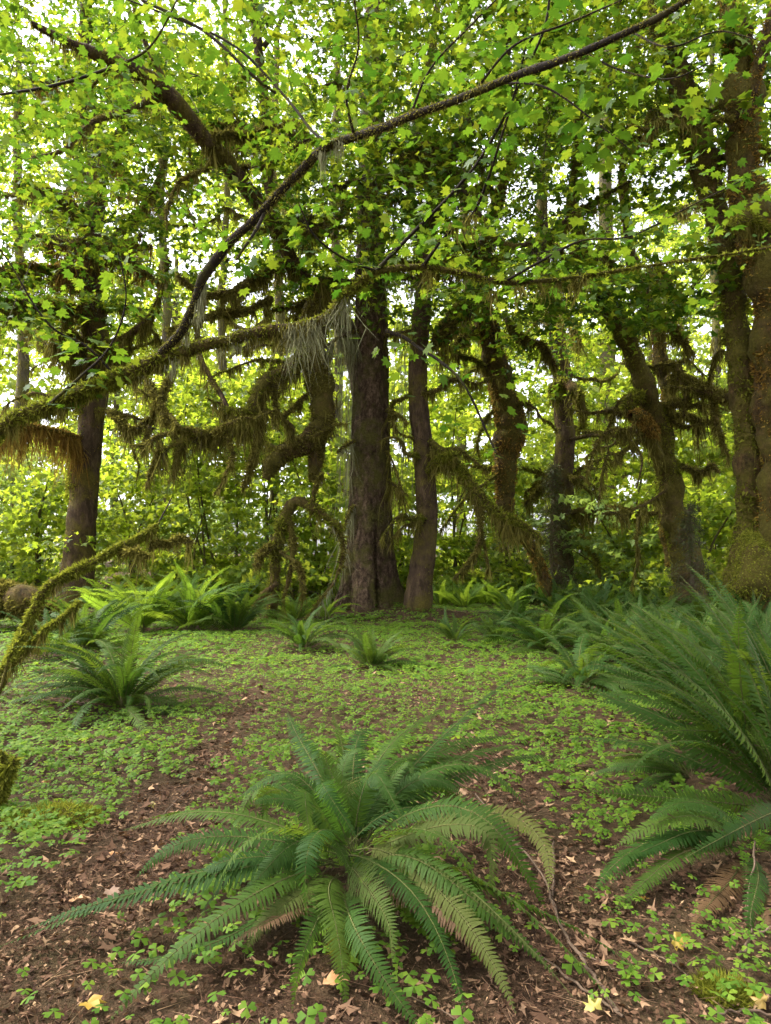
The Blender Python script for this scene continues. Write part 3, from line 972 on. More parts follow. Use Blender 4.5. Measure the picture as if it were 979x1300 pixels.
# ------------------------------------------------------------------ leaning pair on the right
def leaning_maple():
    b = stem_ground(868, 17)
    t = thing('maple_tree', 'leaning rust-mossed maple whose two stems join low down, left of the double trunk', 'tree', b)
    limb(t, 'trunk', [(872, gy_of(872, 17) + 10, 17, 56), (870, 755, 17, 42), (866, 710, 17, 33), (856, 650, 17, 28), (845, 590, 16.9, 28), (828, 520, 16.8, 27), (806, 460, 16.7, 26), (785, 410, 16.6, 23), (770, 380, 16.5, 20), (745, 330, 16.2, 18), (725, 260, 15.8, 14), (735, 160, 15.4, 10), (745, 20, 15, 6)],
         'mossy_bark', 150, 22, .40, 3.0, .04, 'moss_green', 17000, .095, wig=.14)
    limb(t, 'stem', [(858, 720, 17.3, 26), (846, 660, 17.4, 26), (845, 600, 17.5, 24), (848, 540, 17.5, 22), (843, 470, 17.5, 22), (830, 410, 17.5, 22), (815, 360, 17.4, 20), (800, 310, 17.2, 16), (790, 230, 17, 12), (805, 120, 16.8, 9), (815, -40, 16.6, 6)],
         'mossy_bark', 120, 18, .35, 3, .03, 'moss_rust', 9000, .09, wig=.14)
    limb(t, 'limb', [(835, 580, 16.6, 20), (826, 550, 16.2, 24), (812, 532, 16, 22), (800, 528, 15.9, 10)], 'mossy_bark', 30, 14, .3, 2.6, .02, 'moss_rust', 4200, .08, 'moss', 5, .4, 40, .011)
    limb(t, 'limb', [(815, 500, 16.6, 14), (800, 508, 16.3, 16), (795, 520, 16.2, 8)], 'mossy_bark', 20, 12, .3, 2.6, .02, 'moss_green', 1500, .09, 'moss', 8, .3, 40, .013)
    limb(t, 'limb', [(848, 480, 17.2, 12), (870, 480, 16.6, 14), (895, 495, 16, 16), (915, 505, 15.6, 18), (935, 505, 15.3, 12)], 'mossy_bark', 44, 12, .3, 2.6, .02, 'moss', 4200, .08, 'moss', 6, .55, 40, .011)
    for pts in ([(905, 500, 15.8, 10), (908, 530, 15.7, 9), (915, 555, 15.6, 7), (925, 580, 15.5, 3)], [(850, 460, 17.2, 10), (862, 470, 16.8, 12), (872, 500, 16.4, 9), (868, 530, 16.2, 4)],
                [(865, 590, 16.9, 7), (890, 600, 16.2, 6), (905, 590, 15.8, 6), (912, 600, 15.6, 3)], [(840, 560, 16.6, 4), (790, 545, 15.8, 5), (760, 560, 15.4, 4), (745, 600, 15.2, 2)],
                [(835, 540, 16.6, 4), (790, 575, 15.8, 4), (770, 580, 15.5, 3), (760, 640, 15.4, 2)], [(848, 620, 16.8, 5), (820, 640, 16.2, 4), (790, 650, 15.8, 5), (765, 652, 15.6, 3)],
                [(900, 495, 15.9, 4), (905, 460, 15.8, 4), (915, 445, 15.7, 4), (925, 450, 15.7, 2)]):
        limb(t, 'limb', pts, 'mossy_bark', None, 8, .3, 4, .01, 'moss', 1100, .08, 'moss', 7, .35, 36, .011)
    twisty(t, [(828, 520, 16.7), (845, 590, 16.8), (806, 460, 16.6), (848, 540, 17.4), (900, 500, 15.9), (856, 650, 16.9)], 10, 65)
    extra_limbs(t, [(785, 410, 16.6), (745, 330, 16.2), (815, 360, 17.4), (848, 540, 17.5), (830, 410, 17.5)], 8, 65)
    canopy(t, 660, 900, -60, 400, 12.5, 17, 528, .21, 3, 'maple', (.5, 1.1), 15, .85)
    return t


leaning_maple()


def right_maple():
    b = stem_ground(955, 12.6)
    t = thing('maple_tree', 'huge double-trunked maple at the right edge with orange moss and a mounded base', 'tree', b)
    limb(t, 'trunk', [(975, gy_of(975, 12.6) + 10, 12.6, 84), (978, 770, 12.6, 70), (984, 700, 12.6, 52), (990, 620, 12.6, 46), (992, 540, 12.6, 44), (984, 460, 12.5, 42), (974, 380, 12.4, 42), (966, 310, 12.3, 46), (952, 230, 12.2, 40), (943, 150, 12.1, 36), (935, 80, 12, 33), (925, 0, 11.9, 30), (912, -90, 11.8, 26)],
         'mossy_bark', 200, 34, .34, 3.0, .05, 'moss_rust', 26000, .085, 'moss', 1.5, .3, 40, wig=.10)
    limb(t, 'stem', [(948, 760, 12.9, 50), (950, 690, 13, 40), (952, 620, 13, 40), (948, 540, 13, 38), (940, 470, 13, 36), (933, 400, 13, 36), (924, 330, 12.9, 36), (908, 260, 12.8, 38), (892, 200, 12.7, 40), (872, 140, 12.6, 40), (855, 80, 12.5, 36), (838, 30, 12.4, 32), (828, -40, 12.3, 18)],
         'mossy_bark', 150, 22, .22, 2.4, .04, 'moss_green', 15000, .085, wig=.04)
    limb(t, 'limb', [(942, 180, 12.1, 16), (955, 120, 11.8, 16), (968, 60, 11.6, 16), (985, 0, 11.4, 14), (1000, -60, 11.2, 12)], 'maple_bark', 44, 12, .25, 3, .02, 'moss_rust', 3000, .07)
    limb(t, 'limb', [(975, 300, 12.1, 30), (950, 278, 11.7, 30), (935, 282, 11.5, 22), (925, 290, 11.4, 10)], 'mossy_bark', 34, 14, .3, 2.6, .02, 'moss_green', 5000, .08, 'moss', 6, .25, 50, .011)
    limb(t, 'limb', [(880, 160, 12.6, 7), (850, 150, 12.2, 7), (830, 165, 12, 5), (800, 160, 11.8, 3)], 'mossy_bark', 34, 9, .3, 3, .02, 'moss', 1100, .07, 'moss', 5, .25, 36)
    # the mossed mound at its foot
    b1 = Bag()
    c = at(935, 700, 12.3)
    ths, phs = np.meshgrid(np.linspace(0, 2 * np.pi, 36, endpoint=False), np.linspace(-.5, 1.55, 18))
    P = np.stack([np.cos(phs) * np.cos(ths), np.cos(phs) * np.sin(ths), np.sin(phs)], -1).reshape(-1, 3)
    P *= (1 + 1.5 * (fbm(P * 1.5 + 3, 3) - .5))[:, None]
    V = c + P * np.array([.36, .36, .5]) + np.array([.25, 0, -.45])
    i = np.arange(17)[:, None] * 36
    j = np.arange(36)[None]
    b1.add(V, np.stack([i + j, i + (j + 1) % 36, i + 36 + (j + 1) % 36, i + 36 + j], -1).reshape(-1, 4))
    mo = b1.build('moss_mound', M['mossy_bark'], t, True)
    fb = Bag()
    k = rng.integers(0, len(V), 12000)
    Pn = unit(V[k] - c)
    P0 = V[k] + rng.normal(size=(12000, 3)) * .05
    D = unit(Pn + rng.normal(size=Pn.shape) * .5)
    S = unit(np.cross(D, rng.normal(size=D.shape))) * .012
    fb.add(np.stack([P0 - S, P0 + S, P0 + D * (.012 + .04 * rng.random(12000) ** 2)[:, None]], 1).reshape(-1, 3), np.arange(36000).reshape(-1, 3))
    fb.build('moss', M['moss_green'], mo, kind='stuff')
    twisty(t, [(892, 200, 12.7), (943, 150, 12.1), (924, 330, 12.9), (872, 140, 12.6)], 5, 80, 7)
    overhead(t, -1, 12, -9, 10, 8, 13, 500)  # matching unseen leaves, added to darken the near right ground
    canopy(t, 760, 1120, -150, 380, 11.8, 16, 500, .21, 5, 'maple', (.45, 1.0), 15, .85)
    return t


right_maple()


# ------------------------------------------------------------------ bearded sapling arch left of the spruce
def bearded_snag():
    b = stem_ground(345, 15.5)
    t = thing('mossy_snag', 'low bent snag draped in hanging moss, left of the spruce foot', 'snag', b)
    limb(t, 'trunk', [(342, gy_of(342, 15.5) + 8, 15.5, 20), (345, 770, 15.5, 16), (350, 730, 15.5, 13), (352, 690, 15.4, 12), (362, 655, 15.3, 12), (378, 636, 15.2, 12), (398, 645, 15.1, 10), (418, 660, 15, 8), (438, 672, 14.9, 5)],
         'mossy_bark', 90, 14, .4, 3, .02, 'moss_green', 6500, .10, 'moss', 4, .6, 22, .008)
    for pts in ([(352, 690, 15.4, 10), (335, 700, 15.2, 10), (325, 720, 15.1, 6)], [(365, 652, 15.3, 10), (372, 690, 15.2, 9), (368, 730, 15.2, 8), (360, 760, 15.2, 4)], [(395, 645, 15.1, 7), (400, 620, 15, 6), (410, 600, 15, 3)],
                [(420, 660, 15, 5), (436, 690, 15, 5), (428, 730, 15, 5), (405, 765, 15, 4), (390, 785, 15, 3)], [(355, 700, 15.2, 6), (380, 720, 15, 7), (385, 760, 15, 5)], [(352, 740, 15.3, 9), (330, 760, 15.1, 9), (318, 785, 15, 4)]):
        limb(t, 'limb', pts, 'mossy_bark', None, 8, .4, 4, .01, 'moss', 1100, .09, 'lichen' if len(pts) == 5 else 'moss', 4, .4, 20, .008)
    return t


bearded_snag()


# ------------------------------------------------------------------ mossy branch leaning in from the left
def low_branch():
    b = gpt(0, 880)
    t = thing('mossy_branch', 'low moss-bearded branch rising from the ground at the left edge', 'branch', b)
    limb(t, 'main_stem', [(-25, 905, 7.4, 13.6), (8, 845, 7.4, 12.9), (32, 795, 7.4, 12.2), (58, 752, 7.4, 11.6), (90, 730, 7.5, 11.6), (122, 712, 7.6, 12.2), (152, 697, 7.7, 13.6), (175, 686, 7.8, 12.9), (192, 674, 7.8, 8.8), (199, 665, 7.8, 3.4)],
         'mossy_bark', 90, 12, .3, 7, .012, 'moss_green', 16000, .036, 'moss', 12, .20, 40, .004, wig=.2)
    limb(t, 'side_stem', [(10, 842, 7.4, 8.2), (38, 818, 7.3, 8.2), (62, 798, 7.2, 8.8), (85, 780, 7.2, 7.5), (103, 764, 7.2, 3.4)], 'mossy_bark', 40, 10, .3, 7, .01, 'moss_green', 4500, .036, 'moss', 14, .22, 44, .005, wig=.2)
    limb(t, 'side_stem', [(190, 690, 7.8, 4.8), (215, 688, 7.9, 4.8), (232, 682, 8, 4.1), (243, 690, 8, 2.0)], 'mossy_bark', 26, 9, .3, 7, .01, 'moss', 1500, .05, 'moss', 16, .25, 40, .005)
    limb(t, 'side_stem', [(150, 700, 7.7, 4.1), (172, 700, 7.6, 4.1), (190, 706, 7.6, 2.7)], 'mossy_bark', 20, 8, .3, 7, .01, 'moss', 800, .05, 'moss', 16, .25, 40, .005)
    limb(t, 'side_stem', [(195, 678, 7.8, 2.7), (206, 655, 7.9, 2.0), (218, 632, 8, 1.4)], 'twig', 16, 6)
    limb(t, 'side_stem', [(30, 800, 7.3, 5.4), (15, 830, 7, 6.1), (2, 870, 6.9, 5.4), (-15, 905, 6.8, 4.1)], 'mossy_bark', 26, 9, .3, 7, .01, 'moss_green', 2200, .05)


low_branch()

bs = gpt(-5, 1045)
t = thing('mossy_stub', 'short upright mossy stub at the left edge beside the sorrel', 'stub', bs)
limb(t, 'main_stem', [(-14, 1060, 4.2, 24), (-4, 1020, 4.2, 20), (8, 985, 4.2, 14), (20, 963, 4.2, 6)], 'mossy_bark', 30, 12, .25, 8, .01, 'moss_green', 4000, .035, None)
limb(t, 'side_stem', [(0, 1020, 4.2, 10), (2, 985, 4.2, 9), (4, 955, 4.2, 4)], 'mossy_bark', 20, 9, .25, 8, .01, 'moss_green', 1200, .035, None)


# ------------------------------------------------------------------ vine maple arching overhead
def leaf_mesh(seed):
    r = np.random.default_rng(seed)
    T, F_ = TPL[7]
    V = T.copy()
    V[:, 2] += r.normal(size=len(V)) * .02 - .12 * V[:, 0] ** 2 * r.random()
    V[:, :2] *= 1 + r.normal(size=(len(V), 2)) * .04
    V[0] = 0
    # leaf stalk
    S = np.array([[-.09, .012, 0], [-.09, -.012, 0], [-.62, 0, .05 + .1 * r.random()]])
    return to_mesh('leaf', np.vstack([V, S]), [np.vstack([F_, [[len(V), len(V) + 1, len(V) + 2]]])], M['maple_near'])


LEAF = [leaf_mesh(s) for s in range(4)]


def vine_maple():
    b = stem_ground(-120, 5.4)
    t = thing('vine_maple', 'vine maple arching across the top from the left with two long bearded stems', 'tree', b)
    limb(t, 'stem', [(-150, 700, 5.4, 26), (-90, 610, 5.3, 26), (0, 545, 5.2, 25), (60, 516, 5.15, 23), (130, 488, 5.1, 22), (215, 452, 5, 20), (260, 438, 4.95, 20), (320, 424, 4.9, 21), (380, 415, 4.85, 20), (412, 403, 4.8, 17), (440, 375, 4.75, 13), (475, 347, 4.7, 11), (520, 340, 4.65, 9),
                     (570, 344, 4.6, 8), (640, 358, 4.55, 7), (700, 356, 4.5, 6), (770, 346, 4.45, 5), (840, 335, 4.4, 4), (930, 322, 4.3, 3), (1000, 310, 4.2, 2)],
         'mossy_bark', 200, 12, .2, 9, .008, 'moss_green', 22000, .030, None, wig=.10)
    limb(t, 'stem', [(205, 448, 5, 10.7), (228, 425, 4.9, 10.7), (245, 390, 4.8, 11.5), (258, 352, 4.7, 12.3), (290, 310, 4.55, 11.5), (330, 272, 4.4, 10.7), (370, 228, 4.25, 10.7), (412, 188, 4.1, 11.5), (450, 174, 4, 9.8), (510, 152, 3.70, 9.8), (570, 130, 3.50, 9.0), (640, 103, 3.29, 9.0), (720, 74, 3.06, 9.0), (800, 38, 2.90, 8.2), (860, 8, 2.80, 7.4), (930, -40, 2.70, 6.6)],
         'dark', 160, 10, .16, 9, .006, 'moss', 9000, .020, None, wig=.10)
    tw = [([(475, 347, 4.7, 6), (520, 300, 4.5, 5), (555, 265, 4.4, 4.5), (600, 215, 4.2, 4), (640, 150, 4, 4), (662, 100, 3.8, 3.5), (690, 40, 3.6, 3), (700, -20, 3.5, 3)]),
          ([(535, 341, 4.65, 5), (565, 300, 4.4, 4), (600, 272, 4.3, 4), (622, 220, 4.1, 4), (650, 130, 3.8, 3), (668, 60, 3.6, 2)]),
          ([(340, 262, 4.4, 5), (320, 300, 4.3, 4), (300, 330, 4.3, 3)]),
          ([(420, 185, 4.1, 5), (395, 165, 4.3, 4), (360, 120, 4.5, 3.5), (300, 60, 4.6, 3), (240, 30, 4.7, 3), (150, -5, 4.8, 2)]),
          ([(350, 118, 4.5, 4), (320, 95, 4.4, 4), (260, 40, 4.5, 4), (180, 0, 4.6, 4)]),
          ([(520, 150, 3.9, 4), (545, 90, 3.8, 3), (600, 30, 3.6, 2.5), (640, -10, 3.5, 2)]),
          ([(600, 120, 3.75, 4), (650, 60, 3.6, 3), (720, 30, 3.5, 2.5), (790, 0, 3.3, 2)]),
          ([(630, 105, 3.7, 3), (690, 110, 3.5, 3), (750, 150, 3.4, 2), (800, 190, 3.3, 1.5)]),
          ([(740, 66, 3.6, 3), (790, 90, 3.4, 2.5), (850, 100, 3.2, 2), (900, 80, 3.1, 1.5)]),
          ([(450, 174, 4, 4), (440, 120, 3.8, 3), (455, 60, 3.6, 2.5), (450, 0, 3.4, 2)]),
          ([(800, 40, 3.5, 3), (850, 60, 3.3, 2.5), (910, 40, 3.2, 2), (960, 50, 3.1, 1.5)]),
          ([(640, 358, 4.55, 4), (690, 330, 4.4, 3.5), (740, 305, 4.3, 3), (800, 300, 4.2, 2.5), (880, 260, 4.1, 2), (940, 230, 4, 1.5)]),
          ([(480, 345, 4.7, 4), (440, 330, 4.5, 3), (400, 300, 4.3, 2.5), (380, 260, 4.2, 2)]),
          ([(530, 440, 4.6, 4), (560, 460, 4.5, 4), (590, 490, 4.4, 3.5), (630, 575, 4.4, 3)]),
          ([(490, 420, 4.7, 6), (515, 430, 4.65, 5), (535, 445, 4.6, 4)]),
          ([(0, 120, 5, 3), (60, 110, 4.9, 4), (130, 90, 4.8, 4), (190, 60, 4.6, 3), (230, -10, 4.4, 2)]),
          ([(60, 516, 5.1, 5), (100, 480, 4.9, 4), (140, 440, 4.7, 3), (160, 380, 4.6, 2), (150, 320, 4.5, 2)]),
          ([(150, 480, 5.1, 4), (110, 440, 5, 3.5), (60, 410, 4.9, 3), (10, 330, 4.8, 2), (-30, 280, 4.7, 2)])]
    paths = []
    for p in tw:
        o, C, R = limb(t, 'branchlet', p, 'dark', max(14, 6 * len(p)), 6, .15, 9, 0, 'moss', 350, .014)
        paths.append(C)
    # brown beards under the thick stem, fewer along its thin end
    hb = Bag()
    C, R = px_path([(0, 545, 5.2, 15), (60, 516, 5.15, 15), (130, 488, 5.1, 14), (215, 452, 5, 13), (320, 424, 4.9, 13), (400, 409, 4.8, 12)], 80)
    drape(hb, C, R, 17, .15, .0035, .07, 50, .22)
    C, R = px_path([(475, 347, 4.7, 6), (520, 340, 4.65, 6), (570, 344, 4.6, 6), (640, 358, 4.55, 5), (700, 356, 4.5, 4), (770, 346, 4.45, 3)], 60)
    drape(hb, C, R, 6, .12, .003, .03, 34, .4)
    hb.build('hanging_moss', M['moss'], t, kind='stuff')
    # pale beards of lichen under the thick stem
    lb = Bag()
    C, R = px_path([(180, 470, 5.05, 18), (320, 424, 4.9, 18), (400, 408, 4.8, 17), (442, 374, 4.75, 12)], 60)
    drape(lb, C[25:], R[25:], 26, .26, .0024, .028, 30, .34)
    drape(lb, C[32:], R[32:], 12, .30, .0022, .02, 12, .22)
    drape(lb, C[:30], R[:30], 8, .12, .0028, .08, 40, .08)
    C, R = px_path([(405, 195, 4.1, 12), (420, 184, 4.1, 12), (440, 176, 4, 12)], 20)
    drape(lb, C, R, 30, .22, .002, .05, 40, .10)
    C, R = px_path([(235, 430, 4.9, 10), (250, 390, 4.8, 10), (262, 350, 4.7, 10)], 20)
    drape(lb, C, R, 20, .16, .002, .06, 40, .10)
    lb.build('hanging_lichen', M['lichen'], t, kind='stuff')
    db = Bag()
    for px, py, dd in ((575, 285, 4.35), (600, 275, 4.3), (660, 365, 4.5), (730, 360, 4.5), (625, 372, 4.55), (545, 346, 4.65), (690, 362, 4.5)):
        c = at(px, py, dd)
        n = 44
        strands(db, c + rng.normal(size=(n, 3)) * np.array([.022, .02, .012]), .03 + .16 * rng.random(n) ** 2, .0045, .38)
    db.build('hanging_moss', M['moss'], t, kind='stuff')
    # leaves: the nearest ones are single leaves, the rest the crown
    pos, head, size = [], [], []
    for C in paths:
        d = np.r_[0, np.cumsum(np.linalg.norm(np.diff(C, axis=0), axis=1))]
        for s in np.arange(.12, d[-1], .075):
            q = np.array([np.interp(s, d, C[:, c]) for c in range(3)])
            if rng.random() < .25:
                continue
            a0 = rng.random() * 6.28
            for sd in (0, np.pi):
                for rep in range(rng.integers(1, 4)):
                    a = a0 + sd + rng.normal() * .6
                    r = .07 + .30 * rng.random() ** 1.3
                    pos.append(q + np.array([math.cos(a) * r, math.sin(a) * r, -.02 - .10 * rng.random()]))
                    head.append(a)
                    size.append((.085 + .055 * rng.random()))
    pos, head, size = np.array(pos), np.array(head), np.array(size)
    # the picture shows these largest
    key = size / np.maximum(pos[:, 1], 1)
    order = np.argsort(-key)
    tb = base_of(t)
    for i in order[:290]:
        o = link('leaf', LEAF[int(rng.integers(0, 4))], t)
        o.location = tuple(pos[i] - tb)
        o.rotation_euler = (rng.normal() * .35, .35 + rng.normal() * .3, head[i])
        o.scale = (size[i],) * 3
    rest = order[290:]
    cb = Bag()
    leaves(cb, pos[rest], head[rest], size[rest], 7, .4, .35)
    # looser outer sprays of the same shrub
    tb2 = Bag()
    n = 270
    C = []
    while len(C) < n:
        px, py = -60 + 1100 * rng.random(), -120 + 500 * rng.random() ** 1.2
        if any(((px - a) / (c * .9)) ** 2 + ((py - b) / (e * .9)) ** 2 < 1 for a, b, c, e in GAPS):
            continue
        C.append(at(px, py, 5 + 4.5 * rng.random()))
    C = np.array(C)
    a = rng.random(n) * 6.28
    sprays(cb, tb2, C, np.stack([np.cos(a), np.sin(a), rng.normal(size=n) * .1], 1), .35 + .35 * rng.random(n), 13, .115, 7, .4, .3, tw=.003)
    cb.build('crown', M['maple_close'], t, kind='stuff')
    tb2.build('twigs', M['twig'], t, kind='stuff')


vine_maple()


# ------------------------------------------------------------------ understory maples behind the clearing
def understory(label, px, Y, rx, top, n, mat='shrub', size=.13, bottom=None, nst=5, gap_x=None):
    """a many-stemmed leafy shrub; rx in photo px, top = photo row of its highest leaves"""
    b = stem_ground(px, Y)
    t = thing('understory_maple', label, 'shrub', b, 'leafy understory maples behind the clearing')
    bot = bottom or gy_of(px, Y) - 6
    lb, tb = Bag(), Bag()
    n = int(n * 1.0)
    ncl = max(8, n // 9)
    cl = []
    for k in range(ncl):
        f = rng.random() ** 1.25
        a = rng.normal() * .55
        x = px + rx * np.clip(a, -1, 1) * (1.0 if f < .75 else .75)
        y = bot + (top - bot) * f
        cl.append(at(x, y, Y + rng.normal() * Y * .045))
    cl = np.array(cl)
    for k in range(nst):
        e = cl[rng.integers(0, ncl)]
        m1 = b + (e - b) * np.array([.25, .25, .55]) + rng.normal(size=3) * .2
        sb = Bag()
        Cc = catmull(np.array([b + rng.normal(size=3) * np.array([.3, .3, 0]), m1, e]), 14)
        sb.add(*tube(Cc, np.linspace(.05, .012, 14), 6, .2))
        sb.build('stem', M['far_bark'], t, True)
    i = rng.integers(0, ncl, n)
    r = Y * .028
    C = cl[i] + rng.normal(size=(n, 3)) * np.array([r, r, r * .32])
    C[:, 2] = np.maximum(C[:, 2], hgt(C[:, 0], C[:, 1]) + .15)
    a = rng.random(n) * 6.28
    sprays(lb, tb, C, np.stack([np.cos(a), np.sin(a), rng.normal(size=n) * .12], 1), .6 + .8 * rng.random(n), 16, size * 2.1, 3, .75, .5, tw=.006)
    lb.build('crown', M[mat], t, kind='stuff')
    tb.build('twigs', M['far_bark'], t, kind='stuff')


US = [('pale feathery shrub at the left edge above the low mossy branch', 0, 23.5, 85, 570, 300, 'pale', .12),
      ('light green shrub directly left of the moss-collared maple', 48, 22, 90, 545, 300, 'shrub', .13),
      ('light green shrub just right of the moss-collared maple', 165, 24, 95, 520, 340, 'shrub', .13),
      ('leafy shrub behind the hanging icicle moss of the arching limb', 255, 23, 100, 470, 380, 'shrub', .14),
      ('pale shrub behind the bright lime ferns', 235, 27, 100, 640, 260, 'pale', .13),
      ('leafy shrub behind the forked hanging limb', 345, 24, 90, 460, 380, 'shrub', .14),
      ('bright shrub seen through the bearded snag', 400, 22, 75, 520, 320, 'shrub', .14),
      ('leafy shrub filling the narrow gap between spruce and dark trunk', 512, 24, 50, 480, 200, 'shrub', .13),
      ('bright shrub directly right of the dark curving trunk', 585, 23, 75, 430, 360, 'shrub', .14),
      ('lime shrub behind the swollen crooked stem', 650, 26, 80, 400, 340, 'shrub', .14),
      ('lime shrub behind the maple with the mossy knob', 740, 27, 90, 380, 380, 'shrub', .15),
      ('pale low shrub under the arching mossy limb by the conifer', 790, 22, 80, 640, 220, 'pale', .12),
      ('leafy shrub behind the leaning pair of stems', 820, 25, 80, 400, 340, 'shrub', .14),
      ('bright shrub in the gap between leaning stems and double trunk', 895, 22, 75, 470, 380, 'shrub', .14),
      ('low green shrub at the foot of the gap by the double trunk', 905, 19, 70, 610, 240, 'shrub', .12),
      ('shrub half hidden behind the huge double trunk at the edge', 985, 20, 80, 420, 260, 'shrub', .14),
      ('low dim shrub behind the dark fallen log', 640, 26, 110, 600, 260, 'pale', .12)]
for a in US:
    understory(*a)


# ------------------------------------------------------------------ slim trunks farther back
def back_tree(label, pts, bm='far_bark', crown=None, moss=True, cat='tree'):
    Y = pts[0][2]
    b = stem_ground(pts[0][0], Y)
    t = thing('forest_tree', label, cat, b, 'slim trunks farther back')
    pts = [(pts[0][0], gy_of(pts[0][0], Y) + 5, Y, pts[0][3] * 1.25)] + list(pts)
    limb(t, 'trunk', pts, bm, 80, 12, .2, 1.5, .03, 'moss', 2600 if moss else 0, .13, 'moss', 1.5 if moss else 0, .7, 40, .02)
    for k in range(5):
        j = rng.integers(2, len(pts) - 1)
        a = pts[j]
        s = rng.choice([-1, 1])
        ln = 30 + 50 * rng.random()
        limb(t, 'limb', [(a[0], a[1], Y, a[3] * .4), (a[0] + s * ln * .5, a[1] - 10 + 30 * rng.random(), Y - .5, a[3] * .32), (a[0] + s * ln, a[1] - 15 + 50 * rng.random(), Y - 1, 2)],
             bm, 14, 7, .3, 2, 0, 'moss', 700, .13, 'moss', 5, .6, 36, .018)
    if crown:
        canopy(t, *crown, size=.36, lod=3, mat='shrub', L=(.8, 1.8), nl=16, gap=.8, tw=.01, droop=.45, tilt=.65)


back_tree('slim far trunk right of the moss-collared maple', [(205, 740, 32, 12), (200, 600, 32, 12), (212, 420, 32, 11), (205, 250, 32, 9), (210, 50, 32, 6)], crown=(120, 300, 30, 430, 36, 42, 229))
back_tree('slim far trunk above the bright lime ferns', [(285, 740, 36, 10), (288, 600, 36, 10), (282, 400, 36, 9), (290, 200, 36, 7), (285, 0, 36, 5)], crown=(220, 380, -20, 440, 39, 46, 229))
back_tree('slim far trunk left of the spruce', [(425, 740, 30, 12), (422, 620, 30, 12), (430, 450, 30, 11), (425, 250, 30, 9), (430, 30, 30, 6)], crown=(340, 520, -20, 430, 34, 40, 229))
back_tree('slim far trunk between the dark maple and the crooked stem', [(590, 740, 33, 12), (586, 600, 33, 12), (592, 400, 33, 11), (588, 200, 33, 9), (590, 0, 33, 6)], crown=(520, 680, -20, 440, 36, 42, 256))
back_tree('pale far trunk with hanging moss beside the arching mossy limb', [(770, 740, 34, 24), (768, 600, 34, 22), (772, 420, 34, 20), (768, 250, 34, 16), (772, 40, 34, 10)], crown=(680, 860, 0, 460, 36, 44, 297))
back_tree('slim far trunk in the gap left of the double trunk', [(905, 740, 29, 12), (902, 600, 29, 12), (910, 420, 29, 10), (900, 250, 29, 8), (905, 50, 29, 5)], crown=(830, 1000, 30, 460, 32, 39, 270))
back_tree('slim far trunk at the left edge behind the pale shrub', [(25, 740, 28, 16), (22, 600, 28, 15), (30, 420, 28, 13), (22, 250, 28, 10), (25, 50, 28, 6)], crown=(-60, 130, 20, 470, 31, 37, 256))
back_tree('mossy far trunk behind the forked hanging limb', [(352, 740, 27, 13), (350, 600, 27, 13), (356, 420, 27, 12), (348, 250, 27, 9), (352, 50, 27, 6)], crown=(280, 430, 20, 450, 31, 36, 202))


# ------------------------------------------------------------------ far wood: one green mass behind everything
def far_wood():
    lb, tb = Bag(), Bag()
    n = 4300
    k = 430
    px = -250 + 1480 * rng.random(k)
    dep = 42 + 30 * rng.random(k)
    py = 385 + 290 * rng.random(k) ** 1.15
    px = np.where(rng.random(k) < .3, -60 + 560 * rng.random(k), px)
    hi = rng.random(k) < .24
    py[hi] = 120 + 240 * rng.random(hi.sum())
    cl = np.array([at(a, b, c) for a, b, c in zip(px, py, dep)])
    i = rng.integers(0, k, n)
    C = cl[i] + rng.normal(size=(n, 3)) * np.array([2.2, 2.2, .9])
    C[:, 2] = np.maximum(C[:, 2], .6)
    a = rng.random(n) * 6.28
    sprays(lb, tb, C, np.stack([np.cos(a), np.sin(a), rng.normal(size=n) * .1], 1), 1.6 + 1.4 * rng.random(n), 16, .8, 3, .8, .5, tw=.02)
    for _ in range(16):
        x, y = -60 + 120 * rng.random(), 44 + 30 * rng.random()
        Cc = catmull(np.array([[x, y, 0], [x + rng.normal() * .4, y, 9], [x + rng.normal(), y, 24]]), 12)
        tb.add(*tube(Cc, np.linspace(.35, .15, 12), 8, .2, 1.))
    o = lb.build('far_foliage', M['far_leaf'], None, kind='stuff')
    tag(o, 'far green mass of foliage closing off the view behind the clearing', 'foliage')
    o2 = tb.build('trunks', M['far_bark'], o, kind='stuff')


far_wood()


def undergrowth():
    lb, tb = Bag(), Bag()
    n = 1100
    y = 25 + 20 * rng.random(n)
    x = (rng.random(n) * 2 - 1) * y * .75
    z = hgt(x, y) + .15 + 1.9 * rng.random(n) * fbm(np.stack([x * .35, y * .35, x * 0], 1), 2) * 1.5
    a = rng.random(n) * 6.28
    sprays(lb, tb, np.stack([x, y, z], 1), np.stack([np.cos(a), np.sin(a), .2 + rng.normal(size=n) * .2], 1), .6 + .6 * rng.random(n), 14, .30, 3, .8, .35, tw=.008)
    o = lb.build('undergrowth', M['far_leaf'], None, kind='stuff')
    tag(o, 'low tangle of green undergrowth behind the far row of ferns', 'undergrowth')
    tb.build('twigs', M['far_bark'], o, kind='stuff')


undergrowth()


